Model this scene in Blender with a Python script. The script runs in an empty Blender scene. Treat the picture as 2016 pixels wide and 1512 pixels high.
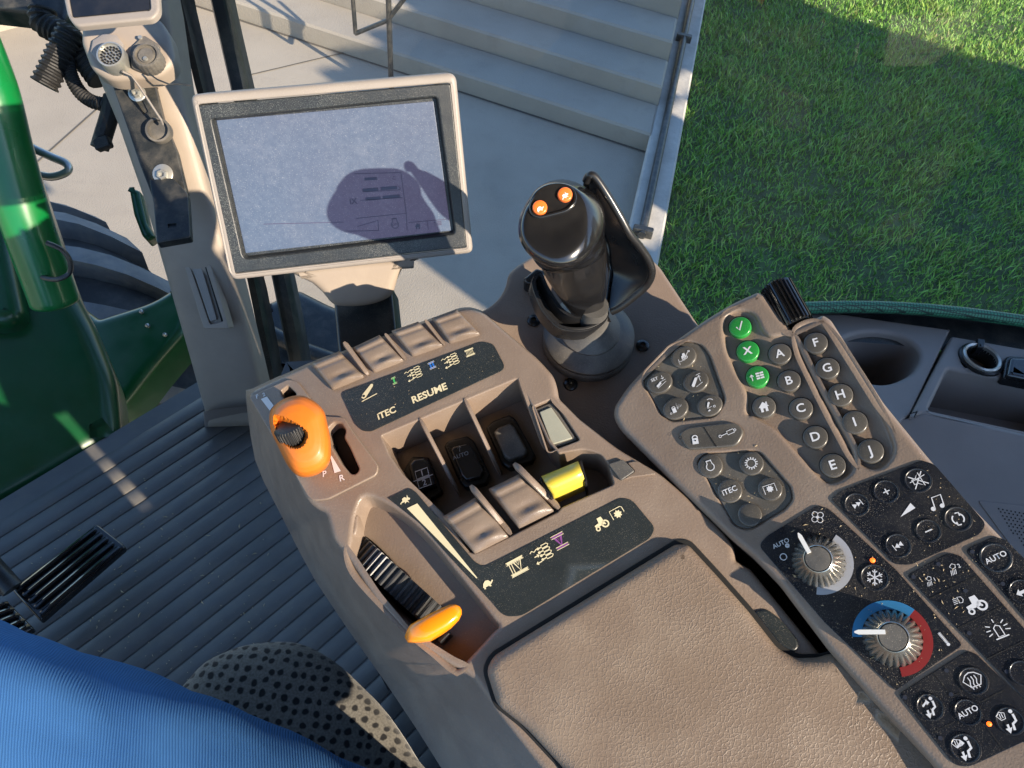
import bpy, math, random
import numpy as np
from mathutils import Vector, Matrix, noise
from mathutils.geometry import delaunay_2d_cdt
random.seed(7); rng = np.random.default_rng(7)
R_ = math.radians
# ---------------------------------------------------------------- camera
F = 1514.0; CX, CY = 1008.0, 756.0; CAMH = 2.75
upc = np.array([.0905, .632, .769]); upc /= np.linalg.norm(upc)
fc = np.array([0, 0, -1.0]); yc = fc - (fc @ upc) * upc; yc /= np.linalg.norm(yc); xc = np.cross(yc, upc)
RM = np.array([xc, yc, upc]); CAM = np.array([0, 0, CAMH])          # camera vector -> world vector
sc = bpy.context.scene; COL = sc.collection
cd = bpy.data.cameras.new('camera'); cam = bpy.data.objects.new('camera', cd); COL.objects.link(cam)
m4 = Matrix([list(RM[i]) + [CAM[i]] for i in range(3)] + [[0, 0, 0, 1]]); cam.matrix_world = m4
cd.sensor_width = 36; cd.lens = F / 2016 * 36; cd.clip_start = .01; cd.clip_end = 500; sc.camera = cam
# ---------------------------------------------------------------- sun and sky
SUNC = np.array([-.70, .23, -.68])                                    # travel direction in the camera's axes
sd = RM @ (SUNC / np.linalg.norm(SUNC))
elev = math.asin(-sd[2]); az = math.atan2(-sd[0], -sd[1])             # azimuth of the sun from +Y towards +X
w = bpy.data.worlds.new('World'); sc.world = w; w.use_nodes = True
nt = w.node_tree; bg = nt.nodes['Background']; sk = nt.nodes.new('ShaderNodeTexSky'); sk.sky_type = 'NISHITA'
sk.sun_disc = False; sk.sun_elevation = elev; sk.sun_rotation = az; sk.dust_density = .3; sk.ozone_density = 4.5; sk.air_density = 1.1
nt.links.new(sk.outputs[0], bg.inputs[0]); bg.inputs[1].default_value = .15
sl = bpy.data.lights.new('sun', 'SUN'); sl.energy = 4.8; sl.angle = R_(.5); sl.color = (1, .85, .66)
so = bpy.data.objects.new('sun', sl); COL.objects.link(so)
so.rotation_euler = Vector(sd).to_track_quat('-Z', 'Y').to_euler(); so.location = (0, 0, 12)
sc.view_settings.view_transform = 'Standard'; sc.view_settings.look = 'None'; sc.view_settings.exposure = 1.15; sc.view_settings.gamma = 1
sc.cycles.use_denoising = True; sc.cycles.max_bounces = 8; sc.cycles.transparent_max_bounces = 16
sc.cycles.caustics_reflective = False; sc.cycles.caustics_refractive = False
# ---------------------------------------------------------------- pixel <-> place
def ray(px, py):
    return RM @ np.array([(px - CX) / F, -(py - CY) / F, -1.0])        # unit camera depth
def at(px, py, depth):
    return CAM + ray(px, py) * depth
def hor(px, py, z):
    d = ray(px, py); return CAM + d * ((z - CAM[2]) / d[2])
def zz(ox, oy, s):
    def f(*a):
        if len(a) == 2: return (ox + a[0] / s, oy + a[1] / s)
        return [(ox + p[0] / s, oy + p[1] / s) + tuple(p[2:]) for p in a[0]]
    return f
zA = zz(460, 580, 3.0233); zB = zz(620, 900, 2.88); zC = zz(1180, 540, 2.8); zD = zz(1480, 900, 2.4706); zE = zz(940, 320, 3.024)
zF = zz(360, 100, 2.52); zG = zz(0, 0, 3.0); zH = zz(0, 780, 2.0657); zI = zz(900, 1000, 2.52); zJ = zz(1560, 560, 3.024)
zK = zz(440, 0, 2.016); zL = zz(0, 280, 2.52); zM = zz(1300, 0, 2.363)

class Plane:
    def __init__(s, n, px, depth, warp=None):
        n = np.array(n, float); s.n = RM @ (n / np.linalg.norm(n)); s.O = at(px[0], px[1], depth)
        x = RM @ np.array([1., 0, 0]); s.U = x - (x @ s.n) * s.n; s.U /= np.linalg.norm(s.U); s.V = np.cross(s.n, s.U); s.warp = warp
    def f(s, u, v): return s.warp(u, v) if s.warp else 0.0
    def uv(s, px, py, w=0.0):
        d = ray(px, py); e = 0.0
        for _ in range(5):
            t = (w + e - (CAM - s.O) @ s.n) / (d @ s.n); q = CAM + d * t - s.O; u, v = q @ s.U, q @ s.V
            if not s.warp: break
            e = s.f(u, v)
        return (u, v)
    def xyz(s, u, v, w=0.0): return s.O + u * s.U + v * s.V + (w + s.f(u, v)) * s.n
    def P(s, px, py, w=0.0): return s.xyz(*s.uv(px, py, w), w)

def quad_plane(c, width):
    """plane of a parallelogram seen at four pixel corners, TL TR BR BL"""
    D = [np.array([(p[0] - CX) / F, -(p[1] - CY) / F, -1.]) for p in c]
    A = np.array([D[0], -D[1], D[2], -D[3]]).T
    _, _, vt = np.linalg.svd(A); z = vt[3]; z = z / z[0]
    P = [D[i] * z[i] for i in range(4)]; k = width / np.linalg.norm(P[1] - P[0]); P = [p * k for p in P]
    n = np.cross(P[1] - P[0], P[0] - P[3]); n /= np.linalg.norm(n)
    if n[2] < 0: n = -n
    ctr = sum(P) / 4; px = (CX + F * ctr[0] / -ctr[2], CY - F * ctr[1] / -ctr[2])
    return Plane(n, px, -ctr[2])

# ---------------------------------------------------------------- outlines
def rc(pts, r=0, n=5):
    """polygon with rounded corners; a point may carry its own radius"""
    out = []; N = len(pts)
    for i in range(N):
        p = np.array(pts[i][:2]); a = np.array(pts[i - 1][:2]); b = np.array(pts[(i + 1) % N][:2])
        rr = pts[i][2] if len(pts[i]) > 2 else r
        da, db = a - p, b - p; la, lb = np.linalg.norm(da), np.linalg.norm(db); k = min(rr, la * .48, lb * .48)
        if k < 1e-6: out.append(tuple(p)); continue
        A = p + da / la * k; B = p + db / lb * k
        for j in range(n + 1):
            t = j / n; out.append(tuple((1 - t) ** 2 * A + 2 * t * (1 - t) * p + t * t * B))
    return out
def smooth(pts, n=4, closed=True):
    P = [np.array(p[:3] if not closed else p[:2], float) for p in pts]; N = len(P); out = []
    for i in range(N if closed else N - 1):
        g = lambda k: P[k % N] if closed else P[max(0, min(N - 1, k))]
        p0, p1, p2, p3 = g(i - 1), g(i), g(i + 1), g(i + 2)
        for j in range(n):
            t = j / n
            out.append(tuple(.5 * ((2 * p1) + (-p0 + p2) * t + (2 * p0 - 5 * p1 + 4 * p2 - p3) * t * t + (-p0 + 3 * p1 - 3 * p2 + p3) * t ** 3)))
    if not closed: out.append(tuple(P[-1]))
    return out
def ell(cx, cy, rx, ry=None, ang=0, n=32):
    ry = rx if ry is None else ry; c, s = math.cos(R_(ang)), math.sin(R_(ang))
    return [(cx + rx * math.cos(t) * c - ry * math.sin(t) * s, cy + rx * math.cos(t) * s + ry * math.sin(t) * c) for t in np.linspace(0, 2 * math.pi, n, endpoint=False)]
def area(p): return .5 * sum(p[i - 1][0] * p[i][1] - p[i][0] * p[i - 1][1] for i in range(len(p)))
def ccw(p): return list(p) if area(p) > 0 else list(p)[::-1]
def offset(p, d):
    """inward for d > 0, polygon counter-clockwise"""
    if abs(d) < 1e-9: return [tuple(q) for q in p]
    A = np.array(p); prev = np.roll(A, 1, 0); nxt = np.roll(A, -1, 0)
    e1 = A - prev; e2 = nxt - A; e1 /= np.linalg.norm(e1, axis=1)[:, None] + 1e-12; e2 /= np.linalg.norm(e2, axis=1)[:, None] + 1e-12
    n1 = np.stack([-e1[:, 1], e1[:, 0]], 1); n2 = np.stack([-e2[:, 1], e2[:, 0]], 1); b = n1 + n2; l = np.linalg.norm(b, axis=1); b /= l[:, None] + 1e-9
    k = 1 / np.maximum(.5, (b * n1).sum(1)); return [tuple(q) for q in A + b * (k * d)[:, None]]
def inside(pt, poly):
    x, y = pt; c = False; j = len(poly) - 1
    for i in range(len(poly)):
        xi, yi = poly[i]; xj, yj = poly[j]
        if (yi > y) != (yj > y) and x < (xj - xi) * (y - yi) / (yj - yi) + xi: c = not c
        j = i
    return c

# ---------------------------------------------------------------- mesh builder
class MB:
    def __init__(s): s.v = []; s.f = []; s.w = []
    def add(s, vs, fs):
        o = len(s.v); s.v += [tuple(map(float, p)) for p in vs]; s.f += [tuple(i + o for i in f) for f in fs]; return o
    def rings(s, rr, closed=True, cap0=False, cap1=False, flip=False):
        n = len(rr[0]); o = s.add([p for r in rr for p in r], []); fs = []
        for a in range(len(rr) - 1):
            for i in range(n if closed else n - 1):
                j = (i + 1) % n; q = (o + a * n + i, o + a * n + j, o + (a + 1) * n + j, o + (a + 1) * n + i); fs.append(q[::-1] if flip else q)
        if cap0: fs.append(tuple(o + i for i in range(n))[::-1] if not flip else tuple(o + i for i in range(n)))
        if cap1: b = o + (len(rr) - 1) * n; fs.append(tuple(b + i for i in range(n)) if not flip else tuple(b + i for i in range(n))[::-1])
        s.f += fs; return s
    def cdt(s, pl, outer, holes, w, grid=None):
        vs = [Vector(p) for p in outer]; ed = [(i, (i + 1) % len(outer)) for i in range(len(outer))]
        for h in holes:
            b = len(vs); vs += [Vector(p) for p in h]; ed += [(b + i, b + (i + 1) % len(h)) for i in range(len(h))]
        if grid:
            mg = offset(outer, grid * .55); a = np.array(outer); x0, y0 = a.min(0); x1, y1 = a.max(0)
            for x in np.arange(x0 + grid / 2, x1, grid):
                for y in np.arange(y0 + grid / 2, y1, grid):
                    q = (x + random.uniform(-.1, .1) * grid, y)
                    if inside(q, mg) and inside(q, outer) and not any(inside(q, h) for h in holes): vs.append(Vector(q))
        ov, _, of, _, _, _ = delaunay_2d_cdt(vs, ed, [], 0, 1e-7)
        fs = []
        for f in of:
            c = sum((ov[i] for i in f), Vector((0, 0))) / len(f)
            if inside(c, outer) and not any(inside(c, h) for h in holes):
                f = list(f)
                if sum(ov[f[i - 1]].cross(ov[f[i]]) for i in range(len(f))) < 0: f = f[::-1]
                fs.append(tuple(f))
        s.add([pl.xyz(p[0], p[1], w) for p in ov], fs)
    def slab(s, pl, outer, holes=(), w1=0., w0=-.01, bev=.001, seg=3, grid=None, bottom=False, sup=True, loft=None):
        """outer and holes in pixels seen at height w1. a hole is (pts, depth, bevel, floor)"""
        if grid:
            no, nl = [], []
            for i in range(len(outer)):
                a, c = np.array(outer[i]), np.array(outer[(i + 1) % len(outer)]); k = max(1, int(np.linalg.norm(np.array(pl.uv(*a, w1)) - np.array(pl.uv(*c, w1))) / grid))
                for j in range(k):
                    no.append(tuple(a + (c - a) * j / k))
                    if loft: p, q = np.array(loft[i]), np.array(loft[(i + 1) % len(outer)]); nl.append(tuple(p + (q - p) * j / k))
            outer, loft = no, (nl if loft else None)
        O = ccw([pl.uv(x, y, w1) for x, y in outer]); L = lambda p, w: [pl.xyz(a, b, w) for a, b in p]
        rr = [L(offset(O, bev * 1.35), w1)] if sup else []
        for k in range(seg + 1):
            a = k / seg * math.pi / 2; rr.append(L(offset(O, bev * (1 - math.sin(a))), w1 - bev * (1 - math.cos(a))))
        if loft:
            LO = [pl.uv(x, y, w0) for x, y in loft]
            if area([pl.uv(x, y, w1) for x, y in outer]) < 0: LO = LO[::-1]
            rr.append([pl.xyz(a, b, w0) for a, b in LO])
        else: rr.append(L(O, w0))
        s.rings(rr, flip=True)
        hs = []
        for h in holes:
            H = ccw([pl.uv(x, y, w1) for x, y in h[0]]); hb = h[2]; depth = h[1]
            rr = [L(offset(H, -hb * 1.35), w1)]
            for k in range(seg + 1):
                a = k / seg * math.pi / 2; rr.append(L(offset(H, -hb * (1 - math.sin(a))), w1 - hb * (1 - math.cos(a))))
            sl_ = h[4] if len(h) > 4 else 0.; rr.append(L(offset(H, sl_), w1 - depth))
            s.rings(rr); hs.append(offset(H, -hb * 1.35))
            if h[3]: s.cdt(pl, offset(H, sl_), [], w1 - depth, grid)
        s.cdt(pl, offset(O, bev * 1.35) if sup else offset(O, bev), hs, w1, grid)
        if bottom: s.cdt(pl, O, [], w0)
        return s
    def tube(s, pts, r, n=10, cap=True, flat=1.0):
        pts = [np.array(p, float) for p in pts]; rr = []; N = len(pts); prev = None
        for i in range(N):
            t = pts[min(N - 1, i + 1)] - pts[max(0, i - 1)]; t /= np.linalg.norm(t) + 1e-12
            if prev is None:
                a = np.cross(t, [0, 0, 1.]);
                if np.linalg.norm(a) < .1: a = np.cross(t, [1., 0, 0])
            else: a = prev - (prev @ t) * t
            a /= np.linalg.norm(a); b = np.cross(t, a); prev = a; ri = r[i] if hasattr(r, '__len__') else r
            rr.append([pts[i] + ri * (math.cos(q) * a + flat * math.sin(q) * b) for q in np.linspace(0, 2 * math.pi, n, endpoint=False)])
        return s.rings(rr, cap0=cap, cap1=cap)
    def revolve(s, O, axis, prof, n=32, rib=0, nrib=0, cap=True):
        ax = np.array(axis, float); ax /= np.linalg.norm(ax); a = np.cross(ax, [.3, .9, .1]); a /= np.linalg.norm(a); b = np.cross(ax, a); rr = []
        for p in prof:
            rb = (p[2] if len(p) > 2 else 0)
            rr.append([np.array(O) + ax * p[1] + (p[0] + rb * math.cos(nrib * q)) * (math.cos(q) * a + math.sin(q) * b) for q in np.linspace(0, 2 * math.pi, n, endpoint=False)])
        return s.rings(rr, cap0=cap, cap1=cap)
    def patch(s, g, skirt=None, closed_bottom=False):
        """g: rows of world points; skirt: vector that the border drops by"""
        nr, nc = len(g), len(g[0]); o = s.add([p for r in g for p in r], [])
        s.f += [(o + i * nc + j, o + i * nc + j + 1, o + (i + 1) * nc + j + 1, o + (i + 1) * nc + j) for i in range(nr - 1) for j in range(nc - 1)]
        if skirt is not None:
            b = [g[0][j] for j in range(nc)] + [g[i][-1] for i in range(1, nr)] + [g[-1][j] for j in range(nc - 2, -1, -1)] + [g[i][0] for i in range(nr - 2, 0, -1)]
            s.rings([b, [np.array(p) + skirt for p in b]], cap1=closed_bottom)
        return s
    def box(s, c, ax, ay, az, bev=0):
        """c centre; ax ay az half-axis vectors"""
        c, ax, ay, az = [np.array(q, float) for q in (c, ax, ay, az)]
        if bev:
            la, lb = np.linalg.norm(ax), np.linalg.norm(ay); k = []
            for sx, sy in ((1, 1), (-1, 1), (-1, -1), (1, -1)):
                base = math.atan2(sy, sx) - math.pi / 4
                for t in (0, 30, 60, 90): k.append((sx * (la - bev) + bev * math.cos(base + R_(t)), sy * (lb - bev) + bev * math.sin(base + R_(t))))
            ua, ub = ax / la, ay / lb; ln = np.linalg.norm(az); uz = az / ln
            R2 = lambda q, z: [c + ua * x * q + ub * y * q + uz * z for x, y in k]
            kk = 1 - bev * .6 / max(la, lb)
            return s.rings([R2(kk, -ln), R2(1, -ln + bev * .6), R2(1, ln - bev * .6), R2(kk, ln)], cap0=True, cap1=True)
        v = [c + sx * ax + sy * ay + sz * az for sz in (-1, 1) for sx, sy in ((-1, -1), (1, -1), (1, 1), (-1, 1))]
        s.add(v, [(3, 2, 1, 0), (4, 5, 6, 7), (0, 1, 5, 4), (1, 2, 6, 5), (2, 3, 7, 6), (3, 0, 4, 7)]); return s
    def build(s, name, mat, parent=None, ang=40, **kw):
        V = np.array(s.v); o0 = np.array(parent['_o']) if parent is not None else None
        if o0 is None: o0 = np.array([(V[:, 0].min() + V[:, 0].max()) / 2, (V[:, 1].min() + V[:, 1].max()) / 2, V[:, 2].min()])
        me = bpy.data.meshes.new(name); me.from_pydata([tuple(p) for p in V - o0], [], s.f); me.update()
        bm = bmesh.new(); bm.from_mesh(me); bmesh.ops.remove_doubles(bm, verts=bm.verts, dist=2e-6); bmesh.ops.recalc_face_normals(bm, faces=bm.faces)
        for e in bm.edges:
            e.smooth = not (len(e.link_faces) == 2 and e.calc_face_angle(0) > R_(ang))
        for f in bm.faces: f.smooth = True
        bm.to_mesh(me); bm.free()
        me.materials.append(mat); o = bpy.data.objects.new(name, me); COL.objects.link(o)
        if parent is None: o.location = o0
        else: o.parent = parent
        o['_o'] = [float(q) for q in o0]; tag(o, **kw); return o
import bmesh
def tag(o, label=None, cat=None, group=None, kind=None):
    if cat and not kind: kind = 'thing'
    for k, v in (('label', label), ('category', cat), ('group', group), ('kind', kind)):
        if v: o[k] = v
    return o
def thing(name, loc, label, cat, group=None):
    o = bpy.data.objects.new(name, None); COL.objects.link(o); o.location = [float(q) for q in loc]; o.empty_display_size = .02
    o['_o'] = [float(q) for q in loc]; return tag(o, label, cat, group)

def adopt(o, parent, name=None):
    p0 = Vector(parent['_o']); o.parent = parent; o.location = o.location - p0
    if name: o.name = name
    for k in ('category', 'kind', 'group'):
        if k in o: del o[k]
    return o
# ---------------------------------------------------------------- materials
def mk(name, col, rough=.5, bump=0, bscale=900, var=.06, vscale=30, dust=0, dcol=(.55, .47, .36), dscale=2600, spec=.5, coat=0, metal=0, sheen=0, smudge=0, extra=None, bdist=.0004):
    m = bpy.data.materials.new(name); m.use_nodes = True; n = m.node_tree.nodes; L = m.node_tree.links; b = n['Principled BSDF']
    tc = n.new('ShaderNodeTexCoord'); co = tc.outputs['Object']
    def noi(s, d=2, r=.5):
        q = n.new('ShaderNodeTexNoise'); q.inputs['Scale'].default_value = s; q.inputs['Detail'].default_value = d; q.inputs['Roughness'].default_value = r; L.new(co, q.inputs['Vector']); return q.outputs['Fac']
    def ramp(f, a, c, x=0., y=1.):
        q = n.new('ShaderNodeMapRange'); q.inputs[1].default_value = a; q.inputs[2].default_value = c; q.inputs[3].default_value = x; q.inputs[4].default_value = y; L.new(f, q.inputs[0]); return q.outputs[0]
    def mixc(f, a, c):
        q = n.new('ShaderNodeMix'); q.data_type = 'RGBA'
        if hasattr(f, 'links'): L.new(f, q.inputs[0])
        else: q.inputs[0].default_value = f
        for i, v in ((6, a), (7, c)):
            if hasattr(v, 'links'): L.new(v, q.inputs[i])
            else: q.inputs[i].default_value = (*v, 1)
        return q.outputs[2]
    c = mixc(ramp(noi(vscale, 4), .3, .7), tuple(x * (1 - var) for x in col), tuple(min(1, x * (1 + var)) for x in col))
    ro = ramp(noi(vscale * 1.7, 3), .3, .7, max(0, rough - .07), min(1, rough + .07))
    if dust:
        f = ramp(noi(dscale, 1), .69 - .04 * dust, .73 - .04 * dust); f2 = ramp(noi(18, 3), .35, .65, .15, 1.)
        q = n.new('ShaderNodeMath'); q.operation = 'MULTIPLY'; L.new(f, q.inputs[0]); L.new(f2, q.inputs[1]); q2 = n.new('ShaderNodeMath'); q2.operation = 'MULTIPLY'; q2.inputs[1].default_value = .55; L.new(q.outputs[0], q2.inputs[0]); c = mixc(q2.outputs[0], c, dcol)
    if smudge:
        f = ramp(noi(26, 6, .65), .45, .75, 0, smudge); c = mixc(f, c, dcol)
    h = noi(bscale, 3) if bump else None
    env = dict(m=m, n=n, L=L, b=b, co=co, noi=noi, ramp=ramp, mixc=mixc, c=c, h=h, ro=ro)
    if extra: extra(env); c = env['c']; h = env['h']; ro = env['ro']
    L.new(c, b.inputs['Base Color']); L.new(ro, b.inputs['Roughness']); b.inputs['Metallic'].default_value = metal
    b.inputs['Specular IOR Level'].default_value = spec; b.inputs['Coat Weight'].default_value = coat; b.inputs['Coat Roughness'].default_value = .14
    if sheen: b.inputs['Sheen Weight'].default_value = sheen
    if h is not None:
        q = n.new('ShaderNodeBump'); q.inputs['Strength'].default_value = bump; q.inputs['Distance'].default_value = bdist; L.new(h, q.inputs['Height']); L.new(q.outputs[0], b.inputs['Normal'])
    return m
def vor(e, scale, feat='DISTANCE_TO_EDGE', rnd=1., distort=0, dim='3D'):
    n, L = e['n'], e['L']; q = n.new('ShaderNodeTexVoronoi'); q.voronoi_dimensions = dim; q.feature = feat; q.inputs['Scale'].default_value = scale; q.inputs['Randomness'].default_value = rnd
    v = e['co']
    if distort:
        nn = n.new('ShaderNodeTexNoise'); nn.inputs['Scale'].default_value = scale * .8; L.new(e['co'], nn.inputs['Vector'])
        a = n.new('ShaderNodeVectorMath'); a.operation = 'MULTIPLY_ADD'; L.new(nn.outputs['Color'], a.inputs[0]); a.inputs[1].default_value = (distort,) * 3; L.new(e['co'], a.inputs[2]); v = a.outputs[0]
    L.new(v, q.inputs['Vector']); return q.outputs['Distance']
TAN = (.196, .147, .114)
M = {}
M['tan'] = mk('tan_plastic', TAN, .42, .5, 800, .05, dust=.35, smudge=.10)
M['tan2'] = mk('tan_paddle_plastic', (.165, .125, .098), .33, .25, 1200, .05, dust=.4, smudge=.12)
M['pillar'] = mk('pillar_plastic', (.285, .235, .19), .55, .2, 600, .04, smudge=.1)
M['bezel'] = mk('bezel_plastic', (.25, .222, .20), .5, .3, 1500, .04, dust=.5, dcol=(.7, .62, .5))
M['dark'] = mk('dark_bezel', (.011, .014, .017), .40, .3, 1700, .1, dust=2.0, dcol=(.5, .5, .45))
M['black'] = mk('black_plastic', (.012, .012, .013), .30, .08, 900, .1)
M['matte'] = mk('matte_black', (.010, .010, .011), .6, .15, 900, .1, dust=.2)
M['gloss'] = mk('gloss_black', (.008, .008, .009), .16, .02, 300, .1, coat=.4, smudge=.02)
M['label'] = mk('label_panel_black', (.017, .022, .024), .38, .2, 1800, .06, dust=.35)
M['panel'] = mk('radio_panel_black', (.009, .011, .016), .30, .08, 900, .1, dust=.8, smudge=.03)
M['rubber'] = mk('grey_rubber', (.075, .072, .068), .5, .2, 700, .08, dust=.6, smudge=.22)
M['key'] = mk('charcoal_key', (.066, .061, .054), .36, .1, 900, .06, dust=.6, smudge=.08, coat=.15)
M['keybed'] = mk('key_bed', (.085, .078, .068), .45, .2, 900, .06, dust=.7, smudge=.12)
M['green'] = mk('green_key', (.018, .23, .040), .32, .08, 900, .06, dust=.6, coat=.2)
M['orange'] = mk('orange_plastic', (.56, .15, .012), .45, .08, 500, .05, coat=.08, smudge=.05, dcol=(.45, .16, .03))
M['amber'] = mk('amber_plastic', (.84, .26, .008), .22, .03, 500, .03, coat=.4)
M['wheelgrey'] = mk('grey_wheel', (.026, .029, .033), .32, .1, 600, .1, dust=.5, smudge=.1)
M['orange2'] = mk('orange_button', (.85, .17, .03), .3, 0, 500, .03, coat=.3)
M['yellow'] = mk('yellow_plastic', (.56, .43, .05), .3, .05, 500, .04, coat=.3)
M['white'] = mk('white_print', (.72, .71, .68), .5, 0, var=.04)
M['cream'] = mk('cream_print', (.66, .58, .37), .5, 0, var=.05)
M['gprint'] = mk('green_print', (.05, .42, .10), .5); M['bprint'] = mk('blue_print', (.02, .14, .50), .5)
M['pprint'] = mk('purple_print', (.20, .06, .22), .5); M['dprint'] = mk('grey_print', (.20, .20, .20), .5)
M['cold'] = mk('blue_scale_print', (.03, .17, .35), .4); M['hot'] = mk('red_scale_print', (.22, .02, .02), .4); M['greyscale'] = mk('grey_scale_print', (.36, .37, .40), .4)
M['keyletter'] = mk('key_letter_print', (.62, .62, .64), .5, 0, var=.04)
def knobx(e):
    pass
M['knob'] = mk('silver_knob', (.34, .33, .30), .20, .1, 500, .2, metal=.85, dust=.4)
M['metal'] = mk('worn_metal', (.45, .45, .42), .35, .1, 400, .15, metal=.7, smudge=.3)
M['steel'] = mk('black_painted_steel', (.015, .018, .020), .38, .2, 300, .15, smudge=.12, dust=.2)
def leather(e):
    a = vor(e, 400, distort=.0022); b = vor(e, 780, distort=.0015); g = e['ramp'](e['noi'](40, 3), .3, .7, .35, 1.)
    n, L = e['n'], e['L']; q = n.new('ShaderNodeMath'); q.operation = 'ADD'; L.new(e['ramp'](a, 0, .16, 1, 0), q.inputs[0]); L.new(e['ramp'](b, 0, .15, .35, 0), q.inputs[1])
    q2 = n.new('ShaderNodeMath'); q2.operation = 'MULTIPLY'; L.new(q.outputs[0], q2.inputs[0]); L.new(g, q2.inputs[1]); e['h'] = q2.outputs[0]
M['leather'] = mk('tan_grained_vinyl', (.188, .139, .102), .42, .33, 300, .07, 14, smudge=.12, extra=leather, bdist=.0006)
M['brown'] = mk('shaded_tan_trim', (.235, .20, .18), .5, .25, 900, .05)  # even grey-tan base colour of the trim
M['slot'] = mk('slot_dark', (.004, .004, .004), .8, 0)
# ---------------------------------------------------------------- print: text and icons laid on a surface
_tc = {}
def textmesh(s, bold=0):
    k = (s, bold)
    if k not in _tc:
        c = bpy.data.curves.new('t', 'FONT'); c.body = s; c.align_x = 'CENTER'; c.align_y = 'CENTER'; c.offset = bold; c.resolution_u = 3; c.fill_mode = 'FRONT'
        o = bpy.data.objects.new('t', c); COL.objects.link(o); dg = bpy.context.evaluated_depsgraph_get(); me = bpy.data.meshes.new_from_object(o.evaluated_get(dg))
        _tc[k] = ([tuple(v.co) for v in me.vertices], [tuple(p.vertices) for p in me.polygons]); bpy.data.objects.remove(o); bpy.data.curves.remove(c); bpy.data.meshes.remove(me)
    return _tc[k]
def frame_at(pl, px, py, ang, size, w):
    u, v = pl.uv(px, py, w); a = R_(ang); u2, v2 = pl.uv(px + size * math.cos(a), py - size * math.sin(a), w)
    x = np.array([u2 - u, v2 - v]); y = np.array([-x[1], x[0]]); return np.array([u, v]), x, y
def text(s, pl, px, py, ang, h, mat, parent, w=.0003, bold=.0, sx=1., name='lettering'):
    vs, fs = textmesh(s, bold); o, x, y = frame_at(pl, px, py, ang, h, w); k = 1 / .72; B = MB()
    B.add([pl.xyz(*(o + x * (p[0] * k * sx) + y * (p[1] * k)), w) for p in vs], fs); return B.build(name, mat, parent)
def stroke(pts, wd, closed=False):
    P = [np.array(p, float) for p in pts]; N = len(P); A = []; Bq = []
    for i in range(N):
        a = P[(i - 1) % N] if closed or i else P[i]; b = P[(i + 1) % N] if closed or i < N - 1 else P[i]; t = b - a; t /= np.linalg.norm(t) + 1e-9; nn = np.array([-t[1], t[0]]) * wd / 2
        A.append(P[i] + nn); Bq.append(P[i] - nn)
    fs = [(i, (i + 1) % N, N + (i + 1) % N, N + i) for i in range(N if closed else N - 1)]; return A + Bq, fs
def icon(items, pl, px, py, ang, size, mat, parent, w=.0003, name='icon'):
    o, x, y = frame_at(pl, px, py, ang, size, w); B = MB(); tf = lambda p: pl.xyz(*(o + x * p[0] + y * p[1]), w)
    for it in items:
        k = it[0]
        if k == 'l': v, f = stroke(it[1], it[2])
        elif k == 'o': v, f = stroke(it[1], it[2], True)
        elif k == 'c': v, f = stroke(ell(it[1], it[2], it[3], n=22), it[4], True)
        elif k == 'a': v, f = stroke([(it[1] + it[3] * math.cos(R_(t)), it[2] + it[3] * math.sin(R_(t))) for t in np.linspace(it[4], it[5], 14)], it[6])
        elif k == 'd': v = ell(it[1], it[2], it[3], n=18); f = [tuple(range(18))]
        elif k == 'p': v = it[1]; f = [tuple(range(len(v)))]
        elif k == 't':
            tv, f = textmesh(it[1], .01); v = [(it[2] + p[0] * it[4], it[3] + p[1] * it[4]) for p in tv]
        B.add([tf(p) for p in v], f)
    return B.build(name, mat, parent)
# ================================================================ control console
PC = Plane((-.12, .42, .90), (1250, 950), .470, lambda u, v: -.45 * min(0., u + .04) ** 2)
PK = Plane((-.383, .321, .866), (1639, 916), .436)
PJ = Plane((0, .46, .89), (1156, 700), .560)
console = thing('control_console', PC.P(900, 950, -.16), 'brown control console with paddle levers and black label panels, ahead of the armrest pad', 'control console')
top = rc([(493, 790, 3), (485, 776, 6), (498, 764, 8), (605, 715, 6), (905, 606, 4), (925, 604, 12), (952, 612, 12), (983, 640, 10), (1059, 704, 14), (1090, 738, 14), (1097, 762, 6), (1100, 782, 6), (1140, 822, 6), (1215, 880, 20), (1300, 930, 20), (1352, 975, 20),
          (1425, 1045, 24), (1448, 1078, 14), (1450, 1102, 3), (1478, 1118, 6), (1620, 1290, 6), (1700, 1390, 6), (1640, 1450), (1900, 1950), (1330, 1950), (1062, 1512), (968, 1392, 10), (925, 1330, 20), (886, 1312, 10), (800, 1258, 20), (735, 1180, 20), (690, 1110, 20), (652, 1060, 10), (640, 1010, 12), (619, 998, 12), (602, 985, 10), (569, 914, 14), (543, 861, 14), (530, 831, 14)], 4, 4)
SIL = [(484, 780), (490, 840), (502, 905), (520, 950), (549, 1005), (586, 1080), (620, 1142), (680, 1232), (760, 1345), (850, 1480), (960, 1660), (1130, 1960)]
low = []
for x, y in top:      # flared skirt: the left side leans outwards
    if x < 1340 and y > 765 and x < 470 + (y - 765) * .95 + 60:
        yy_ = min(1955, y + 40 * min(1, (y - 765) / 60)); low.append((float(np.interp(yy_, [q[1] for q in SIL], [q[0] for q in SIL])), yy_))
    else: low.append((x, y))
S1 = rc([zA(280, 575), zA(325, 540), zA(375, 590), zA(330, 640), zA(290, 610)], 4)
S2 = rc([zA(555, 800), zA(600, 758), zA(640, 765), zA(668, 810), zA(655, 850), zA(690, 910), zA(748, 1040), zA(725, 1068), zA(695, 1065), zA(640, 1000), zA(575, 890)], 5)
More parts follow.
